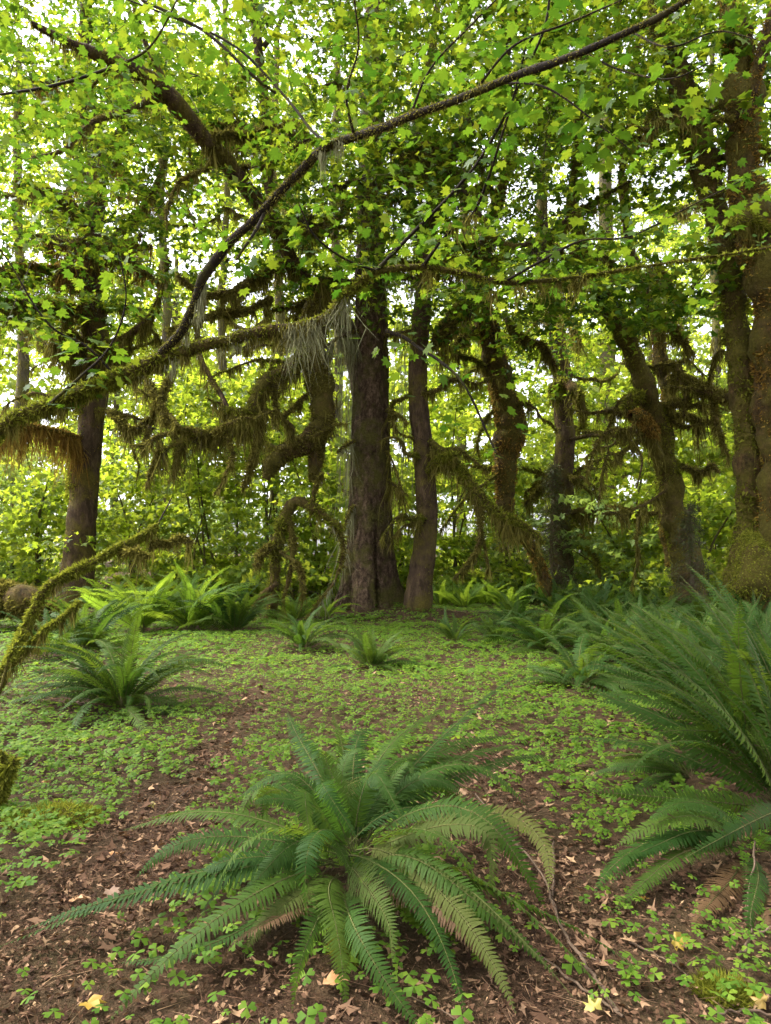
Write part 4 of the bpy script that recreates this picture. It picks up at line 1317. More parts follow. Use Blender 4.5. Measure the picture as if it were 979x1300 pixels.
# ------------------------------------------------------------------ young conifers
def young_conifer(label, px, Y, top, w, n, mat='needle'):
    b = stem_ground(px, Y)
    t = thing('young_conifer', label, 'conifer', b)
    tp = at(px, top, Y)
    Cc = catmull(np.array([b, (b + tp) / 2 + rng.normal(size=3) * .05, tp]), 16)
    bb = Bag()
    bb.add(*tube(Cc, np.linspace(.07, .01, 16), 8, .15))
    bb.build('trunk', M['far_bark'], t, True)
    h = rng.random(n) ** .8
    A = b + (tp - b) * h[:, None]
    a = rng.random(n) * 6.28
    L = (w / 2 * Y / F) * (1.05 - h) * (.5 + .7 * rng.random(n)) + .1
    B = A + np.stack([np.cos(a) * L, np.sin(a) * L, -L * (.15 + .5 * rng.random(n))], 1)
    tb = Bag()
    twig_ribbon(tb, A, B, .009)
    k = 9
    u = rng.random((n, k))
    P = A[:, None] + (B - A)[:, None] * u[..., None]
    P = P.reshape(-1, 3)
    Q = P + rng.normal(size=P.shape) * .10 + np.array([0, 0, -.08])
    twig_ribbon(tb, P, Q, .004)
    tb.build('twigs', M['stick'], t, kind='stuff')
    lb = Bag()
    m = n * 16
    j = rng.integers(0, n, m)
    u = .25 + .75 * rng.random(m)
    P = A[j] + (B - A)[j] * u[:, None] + rng.normal(size=(m, 3)) * .07
    D = unit(rng.normal(size=(m, 3)) + np.array([0, 0, -.5]))
    S = unit(np.cross(D, rng.normal(size=(m, 3)))) * .010
    lb.add(np.stack([P - S, P + S, P + D * .10], 1).reshape(-1, 3), np.arange(3 * m).reshape(-1, 3))
    lb.build('crown', M[mat], t, kind='stuff')


young_conifer('grey twiggy young conifer standing at the foot of the knobbed maple', 702, 20.5, 590, 90, 240)
young_conifer('small grey conifer between the crooked stem and the dark trunk', 640, 24, 660, 70, 150)
young_conifer('blue-grey young conifer behind the low mossy branch', 300, 26, 600, 90, 200, 'pale')
young_conifer('wispy young conifer growing in front of the leaning pair', 875, 15.5, 640, 80, 120)


# ------------------------------------------------------------------ fallen logs and the mossy stump
def log(label, pts, mat, moss, mn, name='fallen_log', seg=16, ml=.08):
    b = stem_ground(pts[0][0], pts[0][2])
    t = thing(name, label, 'log', b)
    limb(t, 'log_body', pts, mat, 60, seg, .2, 2, .03, moss, mn, ml)
    return t


log('dark mossy fallen log lying behind the far row of ferns', [(535, 752, 23.5, 22), (600, 748, 23.4, 24), (680, 750, 23.2, 24), (760, 752, 23, 22), (830, 756, 22.8, 18)], 'dark', 'moss', 5000)
log('thin bare pole lying on the ground right of the dark trunk', [(548, 776, 17.6, 4), (600, 777, 17.3, 4), (650, 778, 17, 3)], 'stick', None, 0, 'fallen_pole', 8)
log('hump of a moss-covered log entering at the left edge behind the low branch', [(-90, 790, 14, 50), (-40, 768, 14, 48), (5, 758, 13.9, 42), (35, 766, 13.8, 34), (62, 785, 13.7, 20)], 'mossy_bark', 'moss', 30000, 'mossy_log', 22, .14)


# ------------------------------------------------------------------ ferns
def frond_geo(C, W, pairs, lod, start=.13, jit=.05, side_up=None):
    """a pinnate frond along the curve C; returns vertices, faces, and which faces are the midrib"""
    n = len(C)
    d = np.r_[0, np.cumsum(np.linalg.norm(np.diff(C, axis=0), axis=1))]
    Lt = d[-1]
    T = unit(np.gradient(C, axis=0))
    up = np.array([0, 0, 1.0]) if side_up is None else side_up
    S = np.cross(T, up)
    bad = np.linalg.norm(S, axis=1) < .15
    S[bad] = np.array([0, 1.0, 0])
    S = unit(S)
    for i in range(1, n):
        if S[i].dot(S[i - 1]) < 0:
            S[i] = -S[i]
    N = np.cross(S, T)
    s = np.linspace(start, .995, pairs)
    prof = np.minimum(1, (.62 + (s - start) * 2.2)) * np.clip((1 - s) / .55, 0, 1) ** .7
    prof = np.maximum(prof, .05)
    q = s * Lt
    P = np.stack([np.interp(q, d, C[:, c]) for c in range(3)], 1)
    t_ = unit(np.stack([np.interp(q, d, T[:, c]) for c in range(3)], 1))
    s_ = unit(np.stack([np.interp(q, d, S[:, c]) for c in range(3)], 1))
    n_ = unit(np.stack([np.interp(q, d, N[:, c]) for c in range(3)], 1))
    V, T3, Q4 = [], [], []
    base = 0
    sp = Lt * (1 - start) / pairs
    st = np.array([0, .12, .45, .8, 1.0]) if lod == 2 else (np.array([0, .3, .75, 1.0]) if lod == 1 else np.array([0, .4, 1.0]))
    wd = np.array([.35, 1.05, .85, .5, 0]) if lod == 2 else (np.array([.6, 1.05, .6, 0]) if lod == 1 else np.array([.7, 1.1, 0]))
    for sg in (1, -1):
        L = W * prof * (1 + rng.normal(size=pairs) * jit)
        fw = .22 + .25 * s + rng.normal(size=pairs) * .06
        dr = -.18 - .30 * rng.random(pairs)
        D = unit(s_ * sg + t_ * fw[:, None] + n_ * (.12 + rng.normal(size=pairs)[:, None] * .08))
        E = unit(np.cross(D, n_))
        hw = np.minimum(sp * .42, L * .3)
        rows = []
        for k in range(len(st)):
            c = P + D * (L * st[k])[:, None] + n_ * (dr * L * st[k] ** 2)[:, None] + t_ * (L * .10 * st[k] ** 2)[:, None]
            if k < len(st) - 1:
                rows += [c - E * (hw * wd[k])[:, None], c + E * (hw * wd[k])[:, None]]
            else:
                rows += [c]
        m = len(rows)
        V.append(np.stack(rows, 1).reshape(-1, 3))
        o = base + np.arange(pairs)[:, None] * m
        for k in range(len(st) - 2):
            Q4.append(o + np.array([2 * k, 2 * k + 1, 2 * k + 3, 2 * k + 2]))
        T3.append(o + np.array([m - 3, m - 2, m - 1]))
        base += pairs * m
    # midrib
    k = 14
    cc = np.stack([np.interp(np.linspace(0, Lt, k), d, C[:, c]) for c in range(3)], 1)
    rv, rq = tube(cc, np.linspace(.0042, .001, k) * (Lt / 1.0 if Lt < 1 else 1), 4)
    V.append(rv + np.array([0, 0, .001]))
    nq = len(np.concatenate(Q4))
    Q4.append(rq + base)
    mi = np.concatenate([np.zeros(nq), np.ones(len(rq)), np.zeros(len(np.concatenate(T3)))]).astype(int)
    return np.concatenate(V), [np.concatenate(Q4), np.concatenate(T3)], mi


def frond_mesh(C, W, pairs, lod, mat, side_up=None):
    V, P, mi = frond_geo(C, W, pairs, lod, side_up=side_up)
    return to_mesh('frond', V, P, [M[mat], M['rachis']], False, mi)


def arc(a0, a1, twist=0.0, n=22, p=1.25):
    s = np.linspace(0, 1, n)
    a = np.radians(a0 + (a1 - a0) * s ** p)
    d = np.stack([np.cos(a), np.sin(s * twist) * .35, np.sin(a)], 1)
    C = np.vstack([[0, 0, 0], np.cumsum(d[:-1], 0)])
    return C / n


SHAPES = {'up': [(82, -5), (78, -30), (74, 5), (84, 22)], 'arch': [(70, -25), (64, -40), (60, -15), (72, -5)], 'low': [(42, -38), (34, -30), (50, -55), (26, -22)], 'lean': [(66, 22), (60, 30), (72, 36), (56, 12)]}
FM = {}
FERNS = []


def frond_set(lod, mat):
    if (lod, mat) not in FM:
        FM[lod, mat] = {k: [frond_mesh(arc(a, b, rng.normal() * .8), {2: .068, 1: .078, 0: .09}[lod], {2: 46, 1: 36, 0: 26}[lod], lod, mat) for a, b in v] for k, v in SHAPES.items()}
    return FM[lod, mat]


def fern(label, px, py, L, n, mix, mat='fern', lod=1, lean=None, group=None, spread=None, dead=0, wide=1.0, Y=None):
    """a fern clump; mix = shares of up, arch, low, lean fronds; lean = azimuth the fronds favour"""
    b = gpt(px, py) if Y is None else stem_ground(px, Y)
    t = thing('fern' if mat == 'fern_lit' else 'sword_fern', label, 'fern', b, group)
    S = frond_set(lod, mat)
    keys = list(mix)
    pr = np.array([mix[k] for k in keys], float)
    pr /= pr.sum()
    n = int(n * 1.45)
    L *= 1.22
    FERNS.append((b[0], b[1], L))
    for i in range(n):
        k = keys[rng.choice(len(keys), p=pr)]
        az = i * 2.39996 + rng.normal() * .25
        if lean is not None:
            az = lean + rng.normal() * (spread or .8)
        o = link('frond', S[k][rng.integers(0, len(S[k]))], t)
        r = .05 * rng.random()
        o.location = (math.cos(az) * r, math.sin(az) * r, -.01)
        o.rotation_euler = (rng.normal() * .38, rng.normal() * .16, az)
        s = L * (.72 + .42 * rng.random())
        o.scale = (s, s * wide, s)
    if dead:
        D = frond_set(lod, 'fern_dead')
        for i in range(dead):
            az = rng.random() * 6.28
            o = link('dead_frond', D['low'][rng.integers(0, 4)], t)
            o.location = (0, 0, -.02)
            o.rotation_euler = (rng.normal() * .3, .25 + rng.normal() * .1, az)
            o.scale = (L * .75,) * 3
    return t


UP, MIXD, LOW, TALL = {'up': 3, 'arch': 3}, {'up': 2, 'arch': 3, 'low': 2}, {'low': 3, 'arch': 1}, {'lean': 4, 'up': 2, 'arch': 1}

# the large fern in front, frond by frond
b0 = gpt(447, 1140)
front = thing('sword_fern', 'largest sword fern, its fronds spreading over the leaf litter at the bottom', 'fern', b0, 'sword ferns of the clearing')
FR = [((430, 1100, 3.2), (300, 1116, 2.95), (42, 1188, 2.85), 'fern'), ((430, 1085, 3.2), (275, 1078, 3.15), (169, 1111, 3.1), 'fern'), ((430, 1080, 3.25), (300, 1046, 3.5), (183, 1050, 3.55), 'fern'),
      ((440, 1075, 3.3), (372, 996, 3.4), (302, 1008, 3.35), 'fern'), ((425, 1095, 3.2), (298, 1168, 2.7), (150, 1290, 2.42), 'fern'), ((447, 1088, 3.2), (402, 1072, 2.85), (401, 1190, 2.6), 'fern'),
      ((432, 1120, 3.15), (405, 1178, 2.7), (382, 1305, 2.4), 'fern'), ((442, 1086, 3.2), (506, 1140, 2.8), (598, 1278, 2.45), 'fern'), ((430, 1110, 3.15), (416, 1170, 2.7), (445, 1258, 2.5), 'fern'),
      ((452, 1080, 3.2), (532, 1124, 2.85), (645, 1300, 2.42), 'fern_old'), ((462, 1075, 3.25), (580, 1042, 3.15), (700, 1143, 2.95), 'fern'), ((466, 1090, 3.2), (610, 1132, 2.85), (776, 1286, 2.5), 'fern'),
      ((465, 1085, 3.2), (600, 1062, 3.0), (630, 1150, 2.9), 'fern_old'), ((460, 1095, 3.15), (565, 1120, 2.8), (697, 1258, 2.58), 'fern'), ((462, 1072, 3.25), (560, 986, 3.5), (672, 1025, 3.55), 'fern'),
      ((458, 1070, 3.3), (508, 978, 3.7), (602, 966, 4.0), 'fern'), ((460, 1070, 3.3), (555, 965, 3.95), (655, 938, 4.4), 'fern'), ((462, 1072, 3.3), (570, 978, 3.85), (665, 954, 4.3), 'fern'),
      ((455, 1074, 3.3), (488, 972, 3.6), (565, 890, 4.1), 'fern'), ((448, 1074, 3.3), (436, 990, 3.6), (430, 914, 4.1), 'fern'), ((444, 1074, 3.3), (402, 985, 3.6), (362, 900, 4.15), 'fern'),
      ((440, 1076, 3.3), (368, 1004, 3.7), (316, 954, 3.95), 'fern'), ((438, 1078, 3.3), (352, 1010, 3.55), (334, 1060, 3.5), 'fern'), ((446, 1080, 3.2), (412, 1008, 2.95), (455, 1078, 2.75), 'fern'),
      ((440, 1084, 3.2), (386, 1020, 3.0), (399, 1084, 2.85), 'fern'), ((430, 1096, 3.2), (322, 1104, 2.98), (228, 1140, 2.92), 'fern'), ((436, 1088, 3.2), (352, 1068, 3.0), (286, 1128, 2.88), 'fern'),
      ((440, 1130, 3.1), (452, 1196, 2.6), (540, 1308, 2.32), 'fern'), ((452, 1072, 3.3), (520, 1010, 3.4), (590, 1010, 3.4), 'fern'), ((450, 1074, 3.3), (470, 1000, 3.2), (520, 1035, 3.0), 'fern'),
      ((456, 1084, 3.2), (540, 1070, 2.95), (600, 1130, 2.8), 'fern'), ((446, 1074, 3.3), (455, 960, 3.7), (480, 930, 4.0), 'fern'), ((442, 1100, 3.15), (470, 1150, 2.7), (500, 1240, 2.5), 'fern_old'),
      ((436, 1080, 3.25), (390, 1030, 3.3), (330, 1030, 3.2), 'fern'), ((445, 1120, 3.1), (350, 1180, 2.75), (290, 1240, 2.6), 'fern_dead'), ((455, 1110, 3.1), (560, 1170, 2.7), (610, 1220, 2.6), 'fern_dead'),
      ((440, 1110, 3.1), (360, 1165, 2.8), (320, 1205, 2.7), 'fern_old')]


def fronds_by_hand(root, rows, W=.080, pairs=54):
    bb = base_of(root)
    for A, Bm, E, mt in rows:
        a, m_, e = at(*A), at(*Bm), at(*E)
        e = e + (e - m_) * .03
        m_[2] += .045
        for q in (a, m_, e):
            q[2] = max(q[2], H(q[0], q[1]) + .03)
        c = 2 * m_ - .5 * (a + e)
        s = np.linspace(0, 1, 26)[:, None]
        C = (1 - s) ** 2 * a + 2 * s * (1 - s) * c + s ** 2 * e
        C[:, 2] = np.maximum(C[:, 2], hgt(C[:, 0], C[:, 1]) + .02)
        roll = rng.normal() * .45
        up = unit(np.array([math.sin(roll), rng.normal() * .25 - .15, math.cos(roll)]))
        ph = rng.random(3) * 6
        C = C + (np.linspace(0, 1, 26) ** 1.5 * .035)[:, None] * np.sin(np.linspace(0, 5, 26)[:, None] + ph)
        link('dead_frond' if mt == 'fern_dead' else 'frond', frond_mesh(C - bb, W * (.85 + .3 * rng.random()), int(pairs * (.9 + .3 * rng.random())), 2, mt, side_up=up), root)


fronds_by_hand(front, FR)
JIT = []
for A, Bm, E, mt in FR[:28]:
    if rng.random() < .62:
        dx, dy_ = rng.normal() * 45, rng.normal() * 30
        JIT.append((A, (Bm[0] + dx * .6, Bm[1] + dy_ * .6 + 8, Bm[2] + rng.normal() * .1), (E[0] + dx, E[1] + dy_ + 10, E[2] + rng.normal() * .08), 'fern_old' if rng.random() < .12 else 'fern'))
fronds_by_hand(front, JIT, .070)
fronds_by_hand(front, [((446 + rng.normal() * 8, 1082, 3.25), (446 + q * .55 + rng.normal() * 10, 985 + abs(q) * .25 + rng.normal() * 10, 3.25 + .2 * rng.random()), (446 + q, 960 + abs(q) * .55 + rng.normal() * 12, 3.3 + .35 * rng.random()), 'fern')
                       for q in (-130, -95, -60, -25, 15, 50, 85, 120, 150)], .072)

b1 = gpt(945, 1090)
side = thing('sword_fern', 'small low fern at lower right reaching three fronds left over the litter', 'fern', b1, 'sword ferns of the clearing')
fronds_by_hand(side, [((950, 1080, 3.7), (880, 1050, 3.55), (793, 1070, 3.45), 'fern'), ((950, 1085, 3.65), (860, 1098, 3.4), (784, 1162, 3.15), 'fern'), ((945, 1080, 3.65), (822, 1078, 3.45), (764, 1158, 3.2), 'fern'),
                      ((955, 1090, 3.6), (965, 1150, 3.1), (942, 1205, 2.95), 'fern'), ((960, 1090, 3.6), (990, 1080, 3.3), (1030, 1130, 3.1), 'fern'), ((950, 1095, 3.6), (915, 1150, 3.25), (880, 1210, 3.0), 'fern_dead'), ((948, 1078, 3.7), (870, 1066, 3.5), (775, 1100, 3.35), 'fern'), ((950, 1082, 3.65), (850, 1075, 3.5), (772, 1128, 3.3), 'fern'), ((950, 1078, 3.7), (895, 1030, 3.6), (815, 1048, 3.5), 'fern'),
                      ((958, 1100, 3.5), (975, 1160, 3.1), (965, 1215, 2.9), 'fern_dead'), ((955, 1085, 3.7), (900, 1040, 3.9), (850, 1040, 4.0), 'fern')], .085, 44)
FERNS.append((b1[0] - .35, b1[1] - .1, .9))
FERNS.append((b0[0], b0[1], .8))

G1 = 'sword ferns of the clearing'
fern('round sword fern on the sorrel at left with one yellow dead frond', 155, 898, 1.12, 44, {'up': 1, 'arch': 5, 'low': 5}, 'fern', 2, group=G1, dead=3, wide=.85)
fern('dark sword fern on the sorrel straight before the spruce', 472, 848, .72, 26, MIXD, group=G1, dead=2)
fern('loose sword fern between the bearded snag and the spruce foot', 385, 824, .8, 22, {'up': 1, 'arch': 4, 'low': 1}, group=G1)
fern('small upright sword fern just right of the dark trunk foot', 578, 815, .58, 16, UP, group=G1, dead=2)
fern('small pale upright fern, second to the right of the dark trunk', 630, 816, .62, 16, UP, group=G1, dead=2)
fern('low sword fern with fronds lying flat on the sorrel at right', 738, 872, .95, 26, LOW, group=G1, dead=3, lod=1)
fern('dark sword fern with brown fronds between the pale fern and the fern mass', 692, 826, 1.0, 28, MIXD, group=G1, dead=4)
fern('sword fern between the dark brown-fronded fern and the fern mass', 770, 842, .95, 24, MIXD, group=G1, dead=1)
fern('sword fern close behind the dark brown-fronded fern', 655, 800, .85, 20, MIXD, group=G1)
fern('small drooping fern under the edge of the tall fern mass', 880, 985, .55, 14, LOW, group=G1, dead=2, lod=2, lean=2.9, spread=.9)
G2 = 'tall sword ferns massed at the right'
for lb_, px, py, L, n, ln, sp in (
        ('tall sword fern at the right edge, nearest of the fern mass', 1000, 1025, 1.1, 20, 2.5, .8), ('tall leaning sword fern in front of the fern mass, second nearest', 955, 968, 1.12, 22, 2.5, .9),
        ('tall sword fern at the left front corner of the fern mass', 893, 915, 1.0, 22, 2.7, 1.2), ('tall sword fern at the right edge behind the nearest one', 1020, 950, 1.2, 22, 2.3, .9),
        ('tall sword fern in the middle of the fern mass', 955, 895, 1.15, 22, 2.3, 1.2), ('arching sword fern on the left side of the fern mass', 862, 878, 1.0, 22, 2.7, 1.3)):
    fern(lb_, px, py, L, n, TALL, 'fern', 2, lean=ln, spread=sp, group=G2, dead=1, wide=.85)
for lb_, px, py, L in (('sword fern right behind the arching fern of the fern mass', 905, 858, 1.0), ('sword fern at the right edge halfway back in the fern mass', 1000, 880, 1.1), ('sword fern halfway back in the middle of the fern mass', 945, 846, 1.05),
                       ('sword fern at the left end of the fern mass, above the flat-lying fern', 812, 848, .95), ('sword fern between the left end and the middle of the fern mass', 858, 838, 1.0), ('sword fern at the right edge below the mossy mound', 985, 838, 1.05)):
    fern(lb_, px, py, L, 20, {'up': 2, 'arch': 3, 'lean': 2}, 'fern', 1, lean=2.2, spread=1.6, group=G2, wide=.9)
ORD = 'first second third fourth fifth sixth seventh eighth ninth tenth eleventh twelfth thirteenth fourteenth fifteenth sixteenth'.split()
BELT = sorted(((770, 818), (800, 822), (835, 818), (870, 814), (915, 816), (955, 818), (750, 800), (790, 802), (830, 800), (880, 802), (930, 802), (980, 804), (720, 796), (1010, 815), (900, 792), (850, 790), (950, 792), (805, 790), (765, 788)))
for px, py in BELT:
    row_ = [q for q in BELT if (q[1] >= 812) == (py >= 812)]
    fern('%s-line sword fern of the belt before the leaning maple, %s from the left' % ('front' if py >= 812 else 'back', ORD[row_.index((px, py))]), px, py, .92, 18, MIXD, 'fern', 0, group='fern belt before the leaning maple')
for k_, (px, Y) in enumerate(sorted(((560, 20), (590, 19.3), (618, 20.2), (645, 19.2), (672, 20.4), (700, 18.6), (730, 19.5), (760, 18.4), (790, 19.6), (820, 18.6), (575, 21.5), (605, 21.8), (635, 21.6), (662, 22), (850, 19.5), (880, 18.2)))):
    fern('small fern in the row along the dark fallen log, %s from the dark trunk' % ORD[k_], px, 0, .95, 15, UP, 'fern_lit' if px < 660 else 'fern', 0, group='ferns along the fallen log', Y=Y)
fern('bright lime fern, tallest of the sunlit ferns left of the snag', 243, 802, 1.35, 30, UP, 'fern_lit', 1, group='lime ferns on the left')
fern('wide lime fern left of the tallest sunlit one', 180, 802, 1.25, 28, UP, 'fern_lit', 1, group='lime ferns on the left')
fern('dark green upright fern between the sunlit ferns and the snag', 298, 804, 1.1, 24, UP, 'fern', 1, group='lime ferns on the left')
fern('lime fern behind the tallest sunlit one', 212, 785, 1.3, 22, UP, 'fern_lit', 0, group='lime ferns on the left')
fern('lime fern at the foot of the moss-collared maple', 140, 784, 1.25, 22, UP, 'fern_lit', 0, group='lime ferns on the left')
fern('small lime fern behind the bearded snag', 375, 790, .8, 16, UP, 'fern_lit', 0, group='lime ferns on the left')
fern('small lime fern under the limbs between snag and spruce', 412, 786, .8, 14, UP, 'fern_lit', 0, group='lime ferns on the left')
fern('blue-green drooping fern below the sunlit ferns', 112, 828, 1.0, 26, MIXD, 'fern', 1, group='lime ferns on the left')
fern('blue-green fern tucked under the low mossy branch', 60, 836, .85, 18, MIXD, 'fern', 1, group='lime ferns on the left')
fern('fern at the left edge beside the mossy stump mound', 40, 800, .9, 18, MIXD, 'fern', 1, group='lime ferns on the left')


# ------------------------------------------------------------------ ground cover
def seg_dist(P, path):
    d = np.full(len(P), 1e9)
    for a, b in zip(path[:-1], path[1:]):
        ab = b - a
        t_ = np.clip(((P - a) @ ab) / (ab @ ab), 0, 1)
        d = np.minimum(d, np.linalg.norm(P - a - t_[:, None] * ab, axis=1))
    return d


PATH_L = np.array([gpt(*p)[:2] for p in ((-60, 1330), (40, 1240), (120, 1150), (205, 1040), (270, 965), (318, 900), (330, 870))])
PATH_R = np.array([gpt(*p)[:2] for p in ((760, 1320), (730, 1200), (700, 1120), (660, 1040), (610, 985), (560, 945))])


def bare(x, y):
    """how bare of sorrel the ground is, 0..1"""
    P = np.stack([x, y], 1)
    a = 1 - np.clip((seg_dist(P, PATH_L) - .03 - .035 * np.maximum(0, 5 - y) * 2) / .34, 0, 1)
    b = 1 - np.clip((seg_dist(P, PATH_R) - .16) / .45, 0, 1)
    c = 1 - np.clip((y - 2.55) / .8, 0, 1)
    c = c * np.where(x < -1.35, .45, .9)
    c = np.where(np.abs(x) > y * .6 + .25, c * .5, c)
    e = np.exp(-(((x - 1.6) / .9) ** 2 + ((y - 3.2) / .55) ** 2))
    f = np.exp(-(((x - 1.6) / .8) ** 2 + ((y - 15.4) / 1.3) ** 2)) * .9
    g = np.exp(-(((x + .1) / 2.2) ** 2 + ((y - 17.3) / 1.0) ** 2)) * .8
    nz = fbm(np.stack([x * 1.7, y * 1.7, x * 0], 1), 3)
    m = np.maximum.reduce([a * .92, b * .92, c, e, f, g])
    return np.clip(m + (nz - .5) * 1.5 - .13, 0, 1)


def sorrel():
    bag = Bag()
    for y0, y1, dens, sz, lod in ((1.2, 4.6, 480, .026, 1), (4.6, 6.0, 400, .031, 1), (6.0, 9.0, 370, .033, 0), (9.0, 15.0, 250, .042, 0), (15.0, 22, 110, .06, 0)):
        area = .56 * (y1 ** 2 - y0 ** 2) + 2.6 * (y1 - y0)
        n = int(area * dens)
        y = np.sqrt(rng.random(n) * (y1 ** 2 - y0 ** 2) + y0 ** 2)
        x = (rng.random(n) * 2 - 1) * (y * .56 + 1.3)
        keep = rng.random(n) > bare(x, y) * 1.02
        keep &= rng.random(n) < .36 + 1.2 * fbm(np.stack([x * 4.5, y * 4.5, x * 0 + 7], 1), 2)
        for fx, fy, fl in FERNS:
            keep &= ((x - fx) ** 2 + (y - fy) ** 2 > (fl * (.08 + .32 * rng.random(n))) ** 2)
        x, y = x[keep], y[keep]
        n = len(x)
        z = hgt(x, y) + .025 + .06 * fbm(np.stack([x * 2.5, y * 2.5, x * 0 + 3], 1), 2) + .025 * rng.random(n)
        s = sz * (.45 + .8 * rng.random(n)) * (.7 + .6 * vnoise(np.stack([x * 1.2, y * 1.2, x * 0 + 9], 1)))
        a0 = rng.random(n) * 6.28
        Nn = unit(np.stack([rng.normal(size=n) * .28, rng.normal(size=n) * .28 - .1, np.ones(n)], 1))
        for k in range(3):
            a = a0 + k * 2.094
            X = np.stack([np.cos(a), np.sin(a), np.zeros(n)], 1)
            X = unit(X - Nn * (X * Nn).sum(1)[:, None]) - Nn * .18
            Yv = np.cross(Nn, X)
            c = np.stack([x, y, z], 1)
            s_ = s[:, None]
            if lod:
                V = np.stack([c, c + (X * .75 - Yv * .62 - Nn * .1) * s_, c + (X * 1.12 - Yv * .3 - Nn * .06) * s_, c + (X * .88 + Nn * .05) * s_, c + (X * 1.12 + Yv * .3 - Nn * .06) * s_, c + (X * .75 + Yv * .62 - Nn * .1) * s_], 1)
                o = np.arange(n)[:, None] * 6
                bag.add(V.reshape(-1, 3), np.concatenate([o + [0, 1, 2, 3], o + [0, 3, 4, 5]]))
            else:
                V = np.stack([c, c + (X * .9 - Yv * .6) * s_, c + X * .85 * s_, c + (X * .9 + Yv * .6) * s_], 1)
                o = np.arange(n)[:, None] * 4
                bag.add(V.reshape(-1, 3), o + np.array([0, 1, 2, 3]))
    o = bag.build('wood_sorrel', M['oxalis'], None, kind='stuff')
    tag(o, 'carpet of clover-like wood sorrel over the forest floor', 'ground cover')


sorrel()


def litter():
    bag = Bag()
    # the larger, curled leaves
    for y0, y1, dens, sz in ((1.2, 4.0, 520, .026), (4.0, 8.0, 260, .032), (8.0, 19, 60, .05)):
        area = .56 * (y1 ** 2 - y0 ** 2) + 2.6 * (y1 - y0)
        n = int(area * dens)
        y = np.sqrt(rng.random(n) * (y1 ** 2 - y0 ** 2) + y0 ** 2)
        x = (rng.random(n) * 2 - 1) * (y * .56 + 1.3)
        keep = rng.random(n) < .2 + .8 * bare(x, y)
        x, y = x[keep], y[keep]
        n = len(x)
        z = hgt(x, y) + .006 + .02 * rng.random(n)
        a = rng.random(n) * 6.28
        s = sz * (.4 + 1.2 * rng.random(n) ** 2)[:, None]
        Nn = unit(np.stack([rng.normal(size=n) * .45, rng.normal(size=n) * .45, np.ones(n)], 1))
        X = np.stack([np.cos(a), np.sin(a), np.zeros(n)], 1)
        X = unit(X - Nn * (X * Nn).sum(1)[:, None])
        Yv = np.cross(Nn, X)
        c = np.stack([x, y, z], 1)
        cu = (rng.normal(size=n) * .45)[:, None]
        wv = (.3 + .5 * rng.random(n))[:, None]
        j = lambda k: 1 + rng.normal(size=(n, 1)) * k
        V = np.stack([c - X * s * j(.2), c - X * s * .1 - Yv * wv * s * .35 * j(.4) + Nn * cu * s * .3, c - X * s * .25 - Yv * wv * s * 1.1 * j(.3) + Nn * cu * s, c + X * s * .25 - Yv * wv * s * .5 * j(.3) + Nn * cu * s * .5, c + X * s * j(.3) + Nn * cu * s * .4,
                      c + X * s * .3 + Yv * wv * s * .45 * j(.3) + Nn * cu * s * .5, c - X * s * .1 + Yv * wv * s * 1.15 * j(.3) + Nn * cu * s, c - X * s * .2 + Yv * wv * s * .35 * j(.4) + Nn * cu * s * .3], 1)
        o = np.arange(n)[:, None] * 8
        bag.add(V.reshape(-1, 3), np.concatenate([o + [0, 1, 2, 3], o + [0, 3, 4, 5], o + [0, 5, 6, 7]]))
    # crumbled bits
    for y0, y1, dens, sz in ((1.4, 3.4, 4300, .0088), (3.4, 6.0, 1500, .013), (6.0, 9, 420, .02)):
        area = .56 * (y1 ** 2 - y0 ** 2) + 2.6 * (y1 - y0)
        n = int(area * dens)
        y = np.sqrt(rng.random(n) * (y1 ** 2 - y0 ** 2) + y0 ** 2)
        x = (rng.random(n) * 2 - 1) * (y * .56 + 1.3)
        keep = rng.random(n) < .12 + .88 * bare(x, y)
        x, y = x[keep], y[keep]
        n = len(x)
        a = rng.random(n) * 6.28
        s = (sz * (.5 + 1.3 * rng.random(n) ** 2))[:, None]
        el = (.25 + .6 * rng.random(n))[:, None]
        Nn = unit(np.stack([rng.normal(size=n) * .6, rng.normal(size=n) * .6, np.ones(n)], 1))
        X = np.stack([np.cos(a), np.sin(a), np.zeros(n)], 1)
        X = unit(X - Nn * (X * Nn).sum(1)[:, None])
        Yv = np.cross(Nn, X)
        c = np.stack([x, y, hgt(x, y) + .003 + .014 * rng.random(n)], 1)
        j = lambda k: 1 + rng.normal(size=(n, 1)) * k
        V = np.stack([c - X * s * j(.3), c - Yv * s * el * j(.4) + Nn * s * .2, c + X * s * j(.3), c + Yv * s * el * j(.4)], 1)
        bag.add(V.reshape(-1, 3), np.arange(4 * n).reshape(-1, 4))
    # bits of twig and needle
    n = 11000
    y = 2 + 6 * rng.random(n) ** 1.4
    x = (rng.random(n) * 2 - 1) * (y * .6 + .2)
    k = rng.random(n) < .15 + .85 * bare(x, y)
    x, y = x[k], y[k]
    A = np.stack([x, y, hgt(x, y) + .022], 1)
    a = rng.random(len(x)) * 6.28
    Ln = .03 + .12 * rng.random(len(x)) ** 2
    twig_ribbon(bag, A, A + np.stack([np.cos(a) * Ln, np.sin(a) * Ln, rng.normal(size=len(x)) * .01], 1), .0016)
    o = bag.build('leaf_litter', M['litter'], None, kind='stuff')
    tag(o, 'brown decaying leaves and twig bits covering the bare ground', 'leaf litter')


litter()


